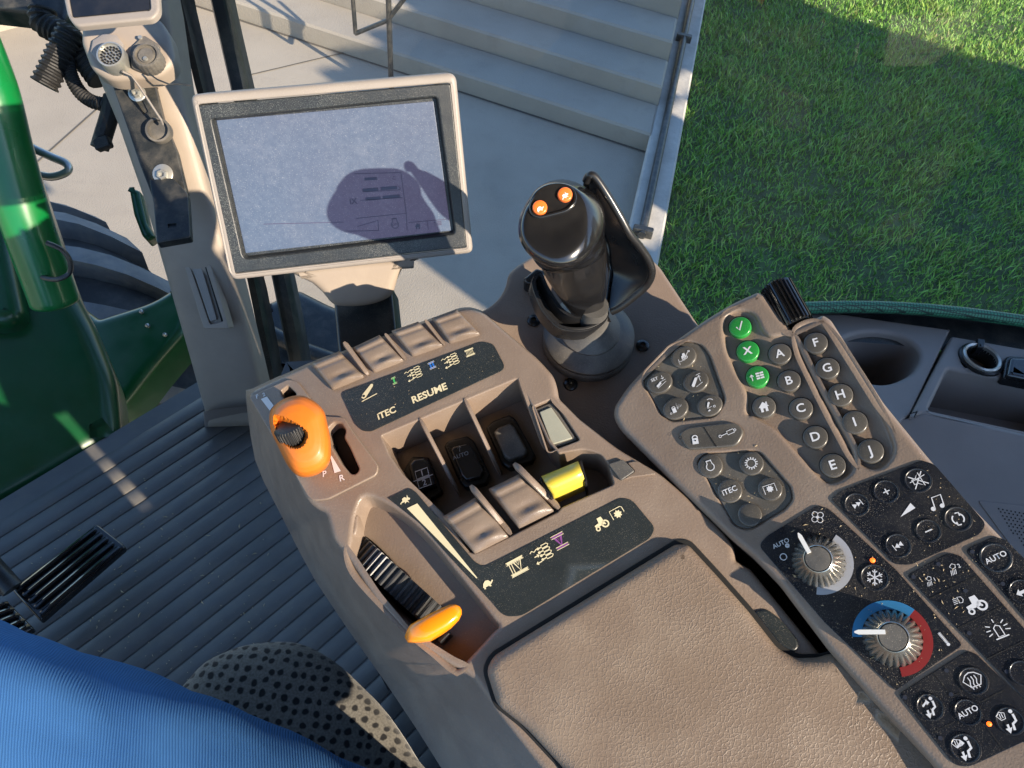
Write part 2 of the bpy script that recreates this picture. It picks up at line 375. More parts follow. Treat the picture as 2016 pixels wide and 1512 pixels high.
H1 = rc([(751, 858, 4), (1019, 745, 4), (1048, 800, 4), (1078, 868, 6), (1100, 893, 3), (1150, 884, 12), (1182, 893, 10), (1198, 915, 4), (1208, 953, 4), (1106, 998, 3), (1098, 1007, 3), (1005, 1055, 3), (934, 1089, 3), (924, 1086, 2), (873, 1011, 3), (791, 931, 4), (766, 894, 4)], 3)
RW = smooth([(722, 977), (786, 1008), (840, 1056), (888, 1115), (966, 1212), (981, 1232), (968, 1246), (910, 1308), (894, 1311), (862, 1284), (818, 1248), (765, 1196), (706, 1132), (689, 1095), (692, 1062), (700, 1010)], 4)
CB = rc([(1050, 800, 4), (1088, 784, 4), (1142, 866, 5), (1080, 890, 6)], 3)
LF = [zA(470, 365), zA(1460, 25)]
b = MB(); b.slab(PC, top, [(H1, .034, .0012, True, .001), (RW, .020, .003, False, .003), (CB, .004, .0008, True), (offset(ccw(S1), -1), .014, .0003, True), (offset(ccw(S2), -1), .016, .0003, True)], 0, -.10, .0042, 5, grid=.011, loft=low); b.build('body', M['tan'], console, ang=50)
# floor of the wheel recess, with the slot
SLOT = smooth([(683, 1076), (702, 1053), (722, 1058), (762, 1094), (795, 1132), (848, 1192), (858, 1212), (850, 1240), (812, 1222), (765, 1178), (700, 1104)], 4)
b = MB(); b.slab(PC, smooth([(715, 970), (790, 1005), (845, 1052), (893, 1112), (972, 1210), (990, 1232), (972, 1252), (912, 1316), (886, 1318), (856, 1290), (812, 1254), (758, 1202), (700, 1136), (682, 1095), (684, 1058), (694, 1000)], 3), [(SLOT, .02, .0012, True)], -.0165, -.03, .001, 2, grid=.008); b.build('wheel_recess', M['tan'], console)
b = MB(); b.slab(PC, offset(ccw(SLOT), 1.5), [], -.030, -.032, .0003, 1); b.build('slot', M['slot'], console)
b = MB(); pk = [(655, 1063, 10), (703, 1006, 10), (706, 1035, 6), (680, 1062, 6), (660, 1075, 4)]; b.slab(PC, rc([(654, 1060), (690, 1018), (704, 1012), (704, 1036), (700, 1052), (682, 1062), (668, 1078)], 5), [], -.002, -.02, .0018, 3); b.build('recess_shoulder', M['tan'], console)
# thumb wheel: a ribbed disc, axis across the console
s0, s1 = PC.P(694, 1068, 0), PC.P(842, 1205, 0); dl = s1 - s0; L_ = np.linalg.norm(dl); dl /= L_; axw = np.cross(PC.n, dl); rad = .062; mid = (s0 + s1) / 2 - PC.n * (rad + .006)
b = MB(); rr = []; NA = 22; half = math.radians(48)
for i in range(NA * 4 + 1):
    a = -half + 2 * half * i / (NA * 4); ph = i % 4; r = rad + (.0018 if ph in (1, 2) else 0); d = dl * math.sin(a) + PC.n * math.cos(a)
    rr.append([mid + d * r + axw * q for q in (.0075, .0065, -.0065, -.0075)] + [mid + d * (r - .03) + axw * q for q in (-.0075, .0075)])
b.rings(rr, cap0=True, cap1=True); b.build('thumb_wheel', M['wheelgrey'], console, ang=25)
# black label panels
LP1 = rc([(640 / 3.0233 + 460 + .7, 580 + 600 / 3.0233, 9), zA(652, 578), zA(1480, 276) + (22,), zA(1545, 292) + (8,), zA(1622, 440) + (14,), zA(820, 812) + (4,), zA(765, 812) + (10,), zA(722, 772) + (6,)], 8)
lp = MB(); lp.slab(PC, LP1, [], .0006, -.0006, .0002, 2, grid=.02); LP = lp.build('label_panel', M['label'], console)
LP2 = rc([zB(413, 232) + (1,), zB(538, 172) + (8,), zB(575, 200) + (4,), zB(905, 592) + (8,), zB(960, 622) + (10,), zB(1730, 232) + (8,), zB(1795, 238) + (10,), zB(1930, 400) + (12,), zB(1900, 460) + (8,), zB(1170, 900) + (12,), zB(1070, 903) + (14,), zB(1010, 830) + (6,), zB(760, 560) + (8,), zB(600, 380) + (8,)], 5)
lp = MB(); lp.slab(PC, LP2, [], .0006, -.0006, .0002, 2, grid=.02); LQ = lp.build('label_panel', M['label'], console)
W = .0009; T_ = lambda s, x, y, ang, h, m, p, **k: text(s, PC, x, y, ang, h, M[m], p, w=W, **k)
T_('RESUME', *zA(1164, 588), 23, 15.2, 'cream', LP, bold=.03); T_('iTEC', *zA(910, 706), 24, 14, 'cream', LP, bold=.03)
def roman(n, x, y, ang, h, m, par, pl=PC, w=W):
    wd = {'I': 1, 'II': 1.7, 'III': 2.4, 'IV': 2.4, 'V': 1.8}[n] * .55; it = [('l', [(-wd, 1), (wd, 1)], .3), ('l', [(-wd, -1), (wd, -1)], .3)]
    xs = {'I': [0], 'II': [-.42, .42], 'III': [-.8, 0, .8], 'IV': [-.85], 'V': []}[n]
    for q in xs: it += [('l', [(q - .2, .85), (q - .2, -.85)], .13), ('l', [(q + .2, .85), (q + .2, -.85)], .13)] + ([('l', [(q, .9), (q, -.9)], .4)] if m in ('gprint', 'bprint') else [])
    if n in ('IV', 'V'):
        o = .3 if n == 'IV' else 0; it += [('l', [(o - .6, .9), (o, -.8), (o + .6, .9)], .2 if n == 'IV' else .42), ('l', [(o - .25, .9), (o, .1), (o + .25, .9)], .12)]
    icon(it, pl, x, y, ang, h, M[m], par, w)
    icon([('o', [(-wd - .12, 1.2), (wd + .12, 1.2), (wd + .12, .78), (-wd - .12, .78)], .1), ('o', [(-wd - .12, -1.2), (wd + .12, -1.2), (wd + .12, -.78), (-wd - .12, -.78)], .1)], pl, x, y, ang, h, M['cream'], par, w + .0001)
roman('I', *zA(955, 512), 24, 6.5, 'gprint', LP); roman('II', *zA(1180, 420), 24, 6.5, 'bprint', LP); roman('III', *zA(1405, 344), 22, 6.5, 'cream', LP)
roman('IV', *zB(1147, 620), 28, 13, 'cream', LQ); roman('V', *zB(1388, 475), 28, 12, 'pprint', LQ)
valve = [('l', [(-1.6, .75), (-1.3, .95), (-1.05, .7), (-.7, .9), (-.4, .78)], .12)]
for k, yy in enumerate((.85, .35, -.1, -.6)): valve += [('l', [(-.5, yy), (.05, yy)], .14), ('d', -.45 - .05 * (k % 2), yy, .17), ('o', [(.05, yy + .19), (.75, yy + .19), (.95, yy), (.75, yy - .19), (.05, yy - .19)], .12)]
valve += [('l', [(-1.3, .1), (-.65, .1)], .13), ('l', [(-.9, .28), (-.65, .1), (-.9, -.08)], .13), ('l', [(-1.4, -.75), (-.65, -.75)], .13), ('l', [(-1.15, -.57), (-1.4, -.75), (-1.15, -.93)], .13)]
icon(valve, PC, *zA(1082, 470), 24, 13, M['cream'], LP, W); icon(valve, PC, *zA(1302, 392), 24, 13, M['cream'], LP, W); icon(valve, PC, *zB(1300, 545), 28, 16, M['cream'], LQ, W)
hitch = [('p', [(-.95, -.45), (-.7, -.7), (-.4, -.6), (.75, .55), (.8, .85), (.55, .95), (-.75, -.05)]), ('l', [(-1, -.95), (1.05, -.62)], .13)]
icon(hitch, PC, *zA(800, 580), 20, 16, M['cream'], LP, W); icon([('d', -.62, -.32, .16)], PC, *zA(800, 580), 20, 16, M['slot'], LP, W + .0002)
icon([('p', [(.03, 1.), (.14, .95), (.02, -1.), (-.01, -1.)][::-1] if 0 else [(-.16, 1), (.14, 1), (.012, -1), (-.012, -1)])], PC, *zB(725, 475), -54 + 90, 90, M['cream'], LQ, W) if 0 else None
def pxpoly(pl, pts, w, mat, par, name='icon'):
    B = MB(); B.add([pl.P(x, y, w) for x, y in pts], [tuple(range(len(pts)))]); return B.build(name, mat, par)
pxpoly(PC, [zB(522, 290), zB(580, 262), zB(921, 684), zB(916, 688)], W, M['cream'], LQ, 'speed_wedge')
turtle = [('p', [(-.8, -.3), (-.55, .25), (-.1, .55), (.35, .45), (.65, .0), (.95, .25), (1.05, .05), (.7, -.25), (.45, -.35), (.5, -.6), (.25, -.6), (.15, -.38), (-.4, -.38), (-.45, -.62), (-.7, -.62), (-.65, -.35)])]
hare = [('p', [(-.9, -.5), (-.5, -.1), (-.55, .3), (-.1, .55), (.3, .3), (.35, .9), (.6, .35), (.95, .2), (.85, -.05), (.45, -.1), (.75, -.6), (.3, -.35), (.0, -.7), (-.1, -.35), (-.6, -.45), (-.8, -.75)])]
icon(hare, PC, *zB(511, 243), 10, 11, M['cream'], LQ, W); icon(turtle, PC, *zB(976, 718), 28, 13, M['cream'], LQ, W)
tractor = [('p', [(-.95, .0), (-.3, .1), (-.25, .75), (.35, .75), (.45, .1), (.5, -.35), (-.9, -.35)]), ('c', .45, -.35, .42, .2), ('c', -.7, -.55, .24, .16), ('d', .45, -.35, .1)]
gearp = lambda r=.62, t=8: [('p', [((r if k % 4 < 2 else r * .74) * math.cos(2 * math.pi * k / (4 * t)), (r if k % 4 < 2 else r * .74) * math.sin(2 * math.pi * k / (4 * t))) for k in range(4 * t)])]
icon(tractor, PC, *zB(1622, 372), 28, 15, M['cream'], LQ, W); icon(gearp() + [('l', [(-1, -.5), (-1, .9), (.8, .9), (1, .7), (1, -.1)], .12)], PC, *zB(1718, 322), 28, 13, M['cream'], LQ, W)
# gear plate with two slots
GP = rc([zA(90, 608) + (6,), zA(330, 500) + (8,), zA(385, 520) + (5,), zA(480, 650) + (6,), zA(545, 722) + (6,), zA(655, 728) + (6,), zA(692, 790) + (6,), zA(862, 1020) + (8,), zA(850, 1072) + (8,), zA(560, 1218) + (10,), zA(455, 1228) + (14,), zA(300, 960) + (6,)], 5)
S1 = rc([zA(280, 575), zA(325, 540), zA(375, 590), zA(330, 640), zA(290, 610)], 4)
S2 = rc([zA(555, 800), zA(600, 758), zA(640, 765), zA(668, 810), zA(655, 850), zA(690, 910), zA(748, 1040), zA(725, 1068), zA(695, 1065), zA(640, 1000), zA(575, 890)], 5)
b = MB(); b.slab(PC, GP, [(S1, .010, .001, False, .0), (S2, .011, .0012, False, .0)], .0016, -.001, .0007, 3, grid=.01); gp = b.build('gear_plate', M['tan'], console)
for S in (S1, S2):
    b = MB(); b.slab(PC, offset(ccw(S), .6), [], -.0118, -.0130, .0003, 1); b.build('slot', M['slot'], gp)
for s, x, y, a, h in (('F', 140, 607, 30, 9), ('2', 180, 595, 30, 8), ('P', 540, 1068, 14, 12), ('R', 643, 1092, 20, 13)): text(s, PC, *zA(x, y), a, h, M['keyletter'], gp, w=.0020, bold=.02)
pxpoly(PC, [zA(162, 622), zA(198, 606), zA(238, 660), zA(215, 690)], .0020, M['keyletter'], gp, 'range_mark'); pxpoly(PC, [zA(575, 965), zA(583, 958), zA(638, 1050), zA(600, 1062)], .0020, M['keyletter'], gp, 'range_mark')
# paddle levers
def quadpx(c, s, t):
    a = np.array(c[0][:2]) * (1 - s) + np.array(c[1][:2]) * s; b_ = np.array(c[3][:2]) * (1 - s) + np.array(c[2][:2]) * s; return a * (1 - t) + b_ * t
def paddle(c, par, base=.0, rise=.006, mat='tan2', bulge=1, name='paddle_lever', ns=17, nt=22, dip=.0025):
    g = []
    for j in range(nt):
        t = j / (nt - 1); row = []
        for i in range(ns):
            s = i / (ns - 1); p = quadpx(c, s, t); e = min(s, 1 - s) * 2; edge = 1 - (1 - min(1, e * 4)) ** 2
            tb = min(1, (1 - t) * 9); ts = min(1, t * 7)
            h = base + rise * (1 - .75 * t) * (.55 + .45 * edge) * (1 - (1 - ts) ** 2 * .6) * (1 - (1 - tb) ** 2 * .5)
            h -= dip * math.exp(-((t - .24) / .05) ** 2) * .4
            if bulge: h += .0022 * math.exp(-((t - .84) / .09) ** 2 - ((s - .55) / .30) ** 2) - .0012 * math.exp(-((t - .68) / .10) ** 2 - ((s - .55) / .34) ** 2)
            row.append(PC.P(p[0], p[1], h))
        g.append(row)
    b = MB(); b.patch(g, -PC.n * (.012 + base), closed_bottom=True); return b.build(name, M[mat], par, ang=70)
for c in ([(452, 408), (628, 336), (772, 484), (585, 562)], [(706, 316), (868, 240), (1006, 388), (832, 458)], [(938, 216), (1098, 160), (1240, 300), (1062, 362)], [(1178, 140), (1325, 86), (1462, 232), (1284, 284)]):
    paddle([zA(*q) for q in c], console, .0015)
paddle([zB(722, 338), zB(915, 225), zB(1095, 448), zB(905, 545)], console, .001, .0075)
paddle([zB(985, 180), zB(1165, 92), zB(1352, 300), zB(1155, 398)], console, .001, .0075)
# fins between the levers
def fin(a, bb, h, wd, base=-.02, mat='tan', name='divider_fin', round_=1, ext=None):
    """a, bb pixel ends; h(t) ridge height above the console surface"""
    pa, pb = np.array(a), np.array(bb); rr = []; nrm = np.array([-(pb - pa)[1], (pb - pa)[0]]); nrm = nrm / np.linalg.norm(nrm)
    N = 22
    for i in range(N + 1):
        t = i / N; hh = h(t); p = pa * (1 - t) + pb * t; e = min(1, t * 9 + .25, (1 - t) * 9 + .25); ww = wd * math.sqrt(e) / 2
        lo = min(base, hh - .003); r = [PC.P(*(p + nrm * ww), lo), PC.P(*(p + nrm * ww), hh - .0015), PC.P(*(p + nrm * ww * .6), hh - .0003), PC.P(*(p - nrm * ww * .6), hh - .0003), PC.P(*(p - nrm * ww), hh - .0015), PC.P(*(p - nrm * ww), lo)]
        rr.append(r)
    b = MB(); b.rings(rr, closed=True, cap0=True, cap1=True); return b.build(name, M[mat], console, ang=50)
sm_ = lambda t, a=.0, e=1.: min(1, max(0, (t - a) / (e - a))) ** 1.5
deep = lambda t: .0002 - .029 * sm_(t, .08, 1.)
fin(zA(1108, 736), zA(1345, 1195), deep, 9, base=-.034); fin(zA(1375, 618), zA(1590, 1075), deep, 9, base=-.034); fin(zA(1700, 495), (1074, 885), lambda t: .0004 - .012 * sm_(t, .2, 1), 10, base=-.034)
up_ = lambda t: .013 * math.sin(min(1, t * 1.15 + .12) * math.pi) ** .7 * (1 - .6 * t) + .0005
fin(zB(882, 160), zB(1112, 440), up_, 13, -.03); fin(zB(1128, 35), zB(1385, 292), up_, 14, -.03)
fin(zA(655, 282), zA(800, 478), lambda t: .009 * (1 - t) ** .6 + .001, 11, -.01); fin(zA(900, 232), zA(1022, 386), lambda t: .004 * (1 - t) + .001, 8, -.01); fin(zA(1138, 150), zA(1255, 300), lambda t: .004 * (1 - t) + .001, 8, -.01)
# switches down in the bays
def block(pts, w1, w0, mat, par, name, bev=.0015, r=3):
    b = MB(); b.slab(PC, rc(pts, r), [], w1, w0, bev, 3); return b.build(name, M[mat], par)
block([zA(1000, 1060), zA(1060, 960), zA(1160, 965), zA(1240, 1170), zA(1130, 1250), zA(1060, 1180)], -.028, -.035, 'black', console, 'switch_base')
s = block([zA(1040, 1010), zA(1070, 975), zA(1140, 962), zA(1165, 990), zA(1200, 1130), zA(1090, 1170), zA(1060, 1120)], -.020, -.032, 'gloss', console, 'rocker_switch', .002)
ib = [('o', [(-.75, 1.05), (.75, 1.05), (.75, .1), (-.75, .1)], .1), ('t', '1', 0, .56, 1.0), ('l', [(-1.2, -.02), (1.2, -.02)], .1), ('o', [(-.75, -.15), (.75, -.15), (.75, -1.1), (-.75, -1.1)], .1), ('t', '2', 0, -.62, 1.0)]
icon(ib, PC, *zA(1128, 1090), 20, 17, M['keyletter'], s, -.0196)
for c, nm in (([zA(1250, 900), zA(1275, 868), zA(1390, 838), zA(1430, 870), zA(1525, 1070), zA(1500, 1120), zA(1380, 1150), zA(1340, 1110)], 0), ([zA(1500, 790), zA(1540, 750), zA(1640, 712), zA(1680, 740), zA(1795, 950), zA(1775, 990), zA(1640, 1035), zA(1590, 1000)], 1)):
    bs = block(c, -.027, -.035, 'black', console, 'switch_base'); cc = np.mean(c, 0); ins = [tuple(cc + (np.array(p) - cc) * (.72 if nm == 0 else .68)) for p in c]
    s = block(ins, -.0215, -.030, 'gloss' if nm == 0 else 'rubber', console, 'rocker_switch' if nm == 0 else 'blank_cover', .0015)
    if nm == 0:
        text('AUTO', PC, *zA(1352, 958), 20, 8.5, M['dprint'], s, w=-.0211, bold=.01); icon([('l', [(0, -.9), (.3, .6), (-.25, .1)], .12), ('l', [(.3, .6), (.55, .0)], .12)], PC, *zA(1340, 915), 20, 8, M['dprint'], s, -.0211)
# light insert in the fourth bay
M['insert'] = mk('clear_insert', (.30, .30, .24), .25, .1, 600, .1, dust=.8, smudge=.2, coat=.3)
block([zA(1790, 650) if 0 else (1054, 806), (1087, 792), (1137, 866), (1084, 884)], -.0022, -.004, 'rubber', console, 'insert_frame', .0004, 2)
block([(1062, 811), (1085, 801), (1127, 862), (1086, 875)], -.0008, -.003, 'insert', console, 'clear_insert', .0005, 2)
# yellow rocker
YC = [zB(1283, 108), zB(1492, 22), zB(1532, 132), zB(1350, 215)]; g = []
for j in range(18):
    t = j / 17; g.append([PC.P(*quadpx(YC, s, t), .0035 + .006 * math.sin(math.pi * (t * .85 + .12)) - .0012 * (abs(s - .5) * 2) ** 6) for s in np.linspace(0, 1, 14)])
b = MB(); b.patch(g, -PC.n * .020, closed_bottom=True); yr = b.build('yellow_rocker', M['yellow'], console, ang=60)
for q in (0, 1):
    b = MB(); b.slab(PC, rc([zB(1270 + 222 * q, 130 - 92 * q), zB(1290 + 222 * q, 105 - 92 * q), zB(1352 + 192 * q, 222 - 88 * q), zB(1338 + 192 * q, 235 - 88 * q)], 2), [], .0045, -.025, .001, 2); b.build('rocker_cheek', M['black'], yr)
# small black caps beside
block([zB(1660, 38), zB(1745, 10), zB(1815, 78), zB(1735, 132)], .0022, -.002, 'rubber', console, 'blank_cap', .0006, 5)
block([zB(1735, 132), zB(1816, 80), zB(1770, 30), zB(1830, 20), zB(1935, 95), zB(1800, 112)], .0012, -.002, 'tan2', console, 'cap_rim', .0005, 5)
block([zI(1470, 512), zI(1535, 498), zI(1600, 545), zI(1692, 655), zI(1695, 695), zI(1672, 716), zI(1600, 680)], .0012, -.012, 'label', console, 'blank_cap', .0012, 8)
# ================================================================ armrest pad
pad = rc([zI(135, 800) + (16,), zI(172, 728) + (14,), zI(1085, 168) + (8,), zI(1150, 168) + (10,), zI(1300, 330) + (20,), zI(1455, 505) + (10,), zI(1600, 690) + (14,), zI(1690, 738) + (12,), zI(1800, 735) + (10,), zI(1868, 715) + (8,), zI(1925, 730) + (14,), (1705, 1325, 20), (1800, 1415), (1900, 1520), (2180, 1940, 4), (1390, 1940, 4), zI(520, 1290), zI(330, 1085) + (20,), zI(190, 975) + (14,)], 6, 6)
def padwarp(u, v):
    return -.35 * ((u + .07) ** 2)
b = MB(); b.slab(PC, pad, [], .0085, -.004, .0075, 7, grid=.006); ap = b.build('armrest_pad', M['leather'], None, label='large tan grained vinyl armrest pad at the lower right, behind the label panel', cat='armrest', ang=80)
b = MB(); b.slab(PC, [tuple(q) for q in offset(ccw(pad), -5)], [], .0010, -.003, .0005, 2); b.build('pad_seam', M['slot'], console)
# ================================================================ orange gear lever
def sec(outline, depth, k=1., dx=0, dy=0, c=None):
    c = c or np.mean(outline, 0); return [at(c[0] + (x - c[0]) * k + dx, c[1] + (y - c[1]) * k + dy, depth) for x, y in outline]
gl = thing('gear_lever', PC.P(600, 900, 0), 'orange gear lever with ribbed black thumb wheel over the P and R marks', 'gear lever')
OL = smooth([zA(212, 735), zA(232, 672), zA(305, 618), zA(400, 600), zA(480, 635), zA(535, 690), zA(556, 760), zA(578, 880), zA(572, 990), zA(520, 1055), zA(440, 1084), zA(372, 1072), zA(318, 1012), zA(262, 900), zA(225, 820)], 5)
D0 = .470; cen = np.array(zA(400, 850)); secs = []
for k, dd, sx, sy in ((.55, .056, 6, 10), (.80, .050, 5, 9), (.93, .040, 3, 5), (.985, .028, 1, 2), (1, .018, 0, 0), (.985, .010, -.5, -1), (.93, .0045, -1, -3), (.84, .0015, -2, -5), (.70, -.0012, -3, -7), (.52, -.0026, -4, -8), (.34, -.0034, -4, -8), (.17, -.0038, -4, -8), (.02, -.0040, -4, -8)):
    secs.append((k, dd, sx, sy))
# finer rings towards the middle so that the thumb hollow has edges
kk = np.interp(np.linspace(0, len(secs) - 1, 60), range(len(secs)), [s[0] for s in secs]); dd = np.interp(np.linspace(0, len(secs) - 1, 60), range(len(secs)), [s[1] for s in secs]); xx = np.interp(np.linspace(0, len(secs) - 1, 60), range(len(secs)), [s[2] for s in secs]); yy = np.interp(np.linspace(0, len(secs) - 1, 60), range(len(secs)), [s[3] for s in secs])
eye = [zA(240, 722), zA(330, 745), zA(432, 812), zA(432, 868), zA(395, 910), zA(330, 905), zA(262, 840)]; eye = smooth(eye, 5)
def hollow(px, py):
    if inside((px, py), eye):
        d = min(math.hypot(px - q[0], py - q[1]) for q in eye); return .009 * min(1, d / 9)
    return 0
OLf = []
for i in range(len(OL)):
    a, c_ = np.array(OL[i]), np.array(OL[(i + 1) % len(OL)]); OLf += [tuple(a), tuple((a + c_) / 2)]
rings = []
for k, d, sx, sy in zip(kk, dd, xx, yy):
    r = []
    for x, y in OLf:
        px, py = cen[0] + (x - cen[0]) * k + sx, cen[1] + (y - cen[1]) * k + sy; tilt = (py - cen[1]) * .00006
        r.append(at(px, py, D0 + d - tilt + (hollow(px, py) if d < .012 else 0)))
    rings.append(r)
b = MB(); b.rings(rings, cap0=True, cap1=True); b.build('handle', M['orange'], gl, ang=50)
b = MB(); b.tube([at(*zA(470, 960), .50), PC.P(*zA(520, 930), .004), PC.P(*zA(590, 925), -.01)], .0042, 10); b.build('stem', M['black'], gl)
b = MB(); b.tube([at(*zA(420, 980), .515), at(*zA(560, 1000), .520), PC.P(*zA(555, 960), .0)], .004, 10); b.build('stem_root', M['black'], gl)
wx = RM @ np.array([-.26, .80, .54]); wx /= np.linalg.norm(wx); wc = at(*zA(345, 806), D0 + .0050); prof = [(.0001, .0046), (.0060, .0046), (.0088, .0040), (.0097, .0028), (.0097, -.0075), (.0085, -.009)]
b = MB(); ny = 132; a_ = np.cross(wx, RM @ np.array([1., 0, 0])); a_ /= np.linalg.norm(a_); b_ = np.cross(wx, a_); rr = []
for rd, z in prof:
    rr.append([wc + wx * z + (rd + (.00045 * (1 if (i % 4) < 2 else -1) if rd > .0088 else 0)) * (math.cos(2 * math.pi * i / ny) * a_ + math.sin(2 * math.pi * i / ny) * b_) for i in range(ny)])
b.rings(rr, cap0=True, cap1=True); b.build('thumb_wheel', M['matte'], gl, ang=30)
# ================================================================ orange speed paddle
sp = thing('speed_lever', PC.P(850, 1240, -.016), 'small translucent orange finger lever at the rear end of the ribbed thumb wheel', 'lever')
A_ = [(zB(548, 1015), 30, 26, .0), (zB(575, 1000), 40, 36, .0), (zB(620, 985), 46, 44, 0), (zB(680, 950), 46, 42, 0), (zB(740, 915), 42, 36, 0), (zB(790, 880), 34, 27, 0), (zB(815, 862), 22, 18, 0), (zB(826, 855), 8, 7, 0)]
rr = []; p0 = np.array(A_[0][0]); dirp = np.array(A_[-1][0]) - p0; dirp /= np.linalg.norm(dirp); nn = np.array([-dirp[1], dirp[0]])
sc0 = (zB(520, 1035), 14, 12, 0)
for c, ry, rz, _ in [sc0] + A_:
    c = np.array(c); base = PC.P(*c, .004); side = PC.P(*(c + nn * ry / 2.88 * 1.45), .004) - base; dn = PC.n * (rz / 2.88 * .00042)
    rr.append([base + side * math.copysign(abs(math.cos(t)) ** .7, math.cos(t)) + dn * math.copysign(abs(math.sin(t)) ** .7, math.sin(t)) * 1.2 for t in np.linspace(0, 2 * math.pi, 24, endpoint=False)])
b = MB(); b.rings(rr, cap0=True, cap1=True); b.build('paddle', M['amber'], sp, ang=60)
b = MB(); b.tube([PC.P(*zB(640, 985), .002), PC.P(*zB(650, 1010), -.012), PC.P(*zB(640, 1000), -.024)], .0045, 10); b.build('stem', M['black'], sp)
b = MB(); b.slab(PC, rc([zB(690, 1035), zB(745, 980), zB(765, 1000), zB(710, 1055)], 2), [], -.006, -.018, .001); b.build('stop_block', M['black'], sp)

# solid pedestals under console and keypad, the keypad's added to shade the pillar
M['ped'] = mk('pedestal_plastic', (.05, .05, .055), .5, .2, 300)
OC = offset(ccw([PC.uv(x, y, -.09) for x, y in top]), .045); r0_ = [PC.xyz(u, v, -.085) for u, v in OC]; b = MB(); cq_ = sum(r0_) / len(r0_); b.rings([r0_, [np.array([cq_[0] + .03 + (p[0] - cq_[0]) * .7, cq_[1] + (p[1] - cq_[1]) * .8, 1.61]) for p in r0_]], cap0=True, cap1=True); b.build('pedestal', M['ped'], console)
# ================================================================ keypad and climate module
kp = thing('keypad_module', PK.P(1500, 900, -.06), 'brown keypad and climate control module with letter keys A to J and two silver knobs', 'control panel')
KO = rc([(1491, 571, 5), (1505, 577, 5), (1530, 612, 6), (1557, 645, 3), (1620, 616, 5), (1636, 626, 6), (1740, 790, 10), (1830, 900, 10), (1905, 985, 10), (2016, 1100), (2330, 1440), (2330, 1900), (2110, 1900), (1836, 1507, 10), (1723, 1386, 10), (1630, 1280, 10), (1533, 1151, 10), (1480, 1096, 10), (1437, 1060, 10), (1394, 1018, 10), (1330, 957, 14), (1269, 895, 20), (1219, 845, 20), (1206, 822, 8), (1206, 800, 14), (1232, 760, 20), (1270, 720, 20), (1316, 676, 20), (1390, 624, 30), (1440, 594, 20)], 6)
G1 = rc([zC(392, 398) + (6,), zC(480, 362) + (14,), zC(568, 388) + (10,), zC(610, 450) + (4,), zC(696, 690) + (12,), zC(640, 785) + (12,), zC(395, 812) + (12,), zC(340, 775) + (8,), zC(238, 600) + (10,), zC(255, 540) + (10,)], 6)
G2 = rc([zC(425, 880) + (14,), zC(480, 838) + (12,), zC(745, 808) + (12,), zC(808, 860) + (14,), zC(760, 950) + (14,), zC(480, 972) + (14,)], 10)
G3 = rc([zC(535, 1030) + (10,), zC(580, 985) + (8,), zC(880, 968) + (14,), zC(1055, 1170) + (4,), zC(1072, 1240) + (12,), zC(1020, 1300) + (4,), zC(825, 1415) + (14,), zC(740, 1385) + (10,)], 6)
G4 = smooth([zC(688, 290), zC(708, 225), zC(775, 200), zC(850, 225), zC(895, 310), zC(945, 345), zC(1040, 340), zC(1090, 400), zC(1150, 520), zC(1215, 650), zC(1300, 800), zC(1385, 960), zC(1395, 1060), zC(1345, 1120), zC(1265, 1145), zC(1200, 1100), zC(1090, 980), zC(980, 860), zC(905, 808), (1483, 817), zC(818, 765), zC(822, 690), zC(800, 620), zC(745, 520), zC(700, 400)], 4)
G5 = smooth([zC(1095, 330), zC(1115, 295), zC(1185, 275), zC(1250, 310), zC(1330, 410), zC(1430, 570), zC(1530, 740), zC(1600, 890), zC(1615, 980), zC(1560, 1055), zC(1480, 1062), zC(1410, 1010), zC(1340, 890), zC(1250, 720), zC(1160, 540), zC(1110, 430)], 4)
P1 = rc([zD(382, 205) + (10,), zD(430, 165) + (6,), zD(830, 14) + (12,), zD(890, 35) + (8,), zD(1142, 325) + (14,), zD(1110, 375) + (8,), zD(770, 525) + (12,), zD(690, 520) + (10,), zD(655, 480) + (6,)], 6)
P2 = rc([zD(32, 430) + (14,), zD(70, 385) + (10,), zD(320, 232) + (12,), zD(375, 250) + (8,), zD(700, 545) + (6,), zD(1028, 915) + (10,), zD(700, 1138) + (6,), zD(350, 800) + (6,)], 6)
P3 = rc([zD(752, 575) + (10,), zD(950, 465) + (14,), zD(1015, 478) + (8,), zD(1324, 830) + (1,), (2110, 1340), (2110, 1470), (2016, 1376), zD(1140, 980), zD(1000, 835), zD(860, 690)], 5)
P4 = rc([zD(1032, 450) + (14,), zD(1180, 385) + (14,), zD(1235, 400) + (8,), zD(1324, 490), (2110, 1190), (2110, 1310), zD(1324, 780), zD(1180, 610)], 5)
P5 = rc([zD(710, 1155) + (10,), zD(1045, 942) + (14,), zD(1090, 955) + (6,), zD(1324, 1180), (2110, 1470), (2110, 1500), zD(1324, 1385), zD(1060, 1508) + (14,), zD(985, 1500) + (14,)], 5)
b = MB(); b.slab(PK, KO, [(G1, .0020, .0012, True), (G3, .0020, .0012, True), (G4, .0034, .0028, True, .0015), (G5, .0034, .0028, True, .0015)], 0, -.045, .0045, 5, grid=.012); b.build('housing', M['tan'], kp, ang=50)
b = MB(); b.slab(PK, offset(ccw(G1), 2.4), [], -.0013, -.0024, .0004, 2); b.build('key_bed', M['keybed'], kp)
b = MB(); b.slab(PK, offset(ccw(G3), 2.4), [], -.0013, -.0024, .0004, 2); b.build('key_bed', M['keybed'], kp)
pan = {}
for k, P_ in (('1', P1), ('2', P2), ('3', P3), ('4', P4), ('5', P5)):
    b = MB(); b.slab(PK, P_, [], .0007, -.0007, .0003, 2); pan[k] = b.build({'1': 'audio_panel', '2': 'climate_panel', '3': 'light_panel', '4': 'auto_panel', '5': 'airflow_panel'}[k], M['panel'], kp)
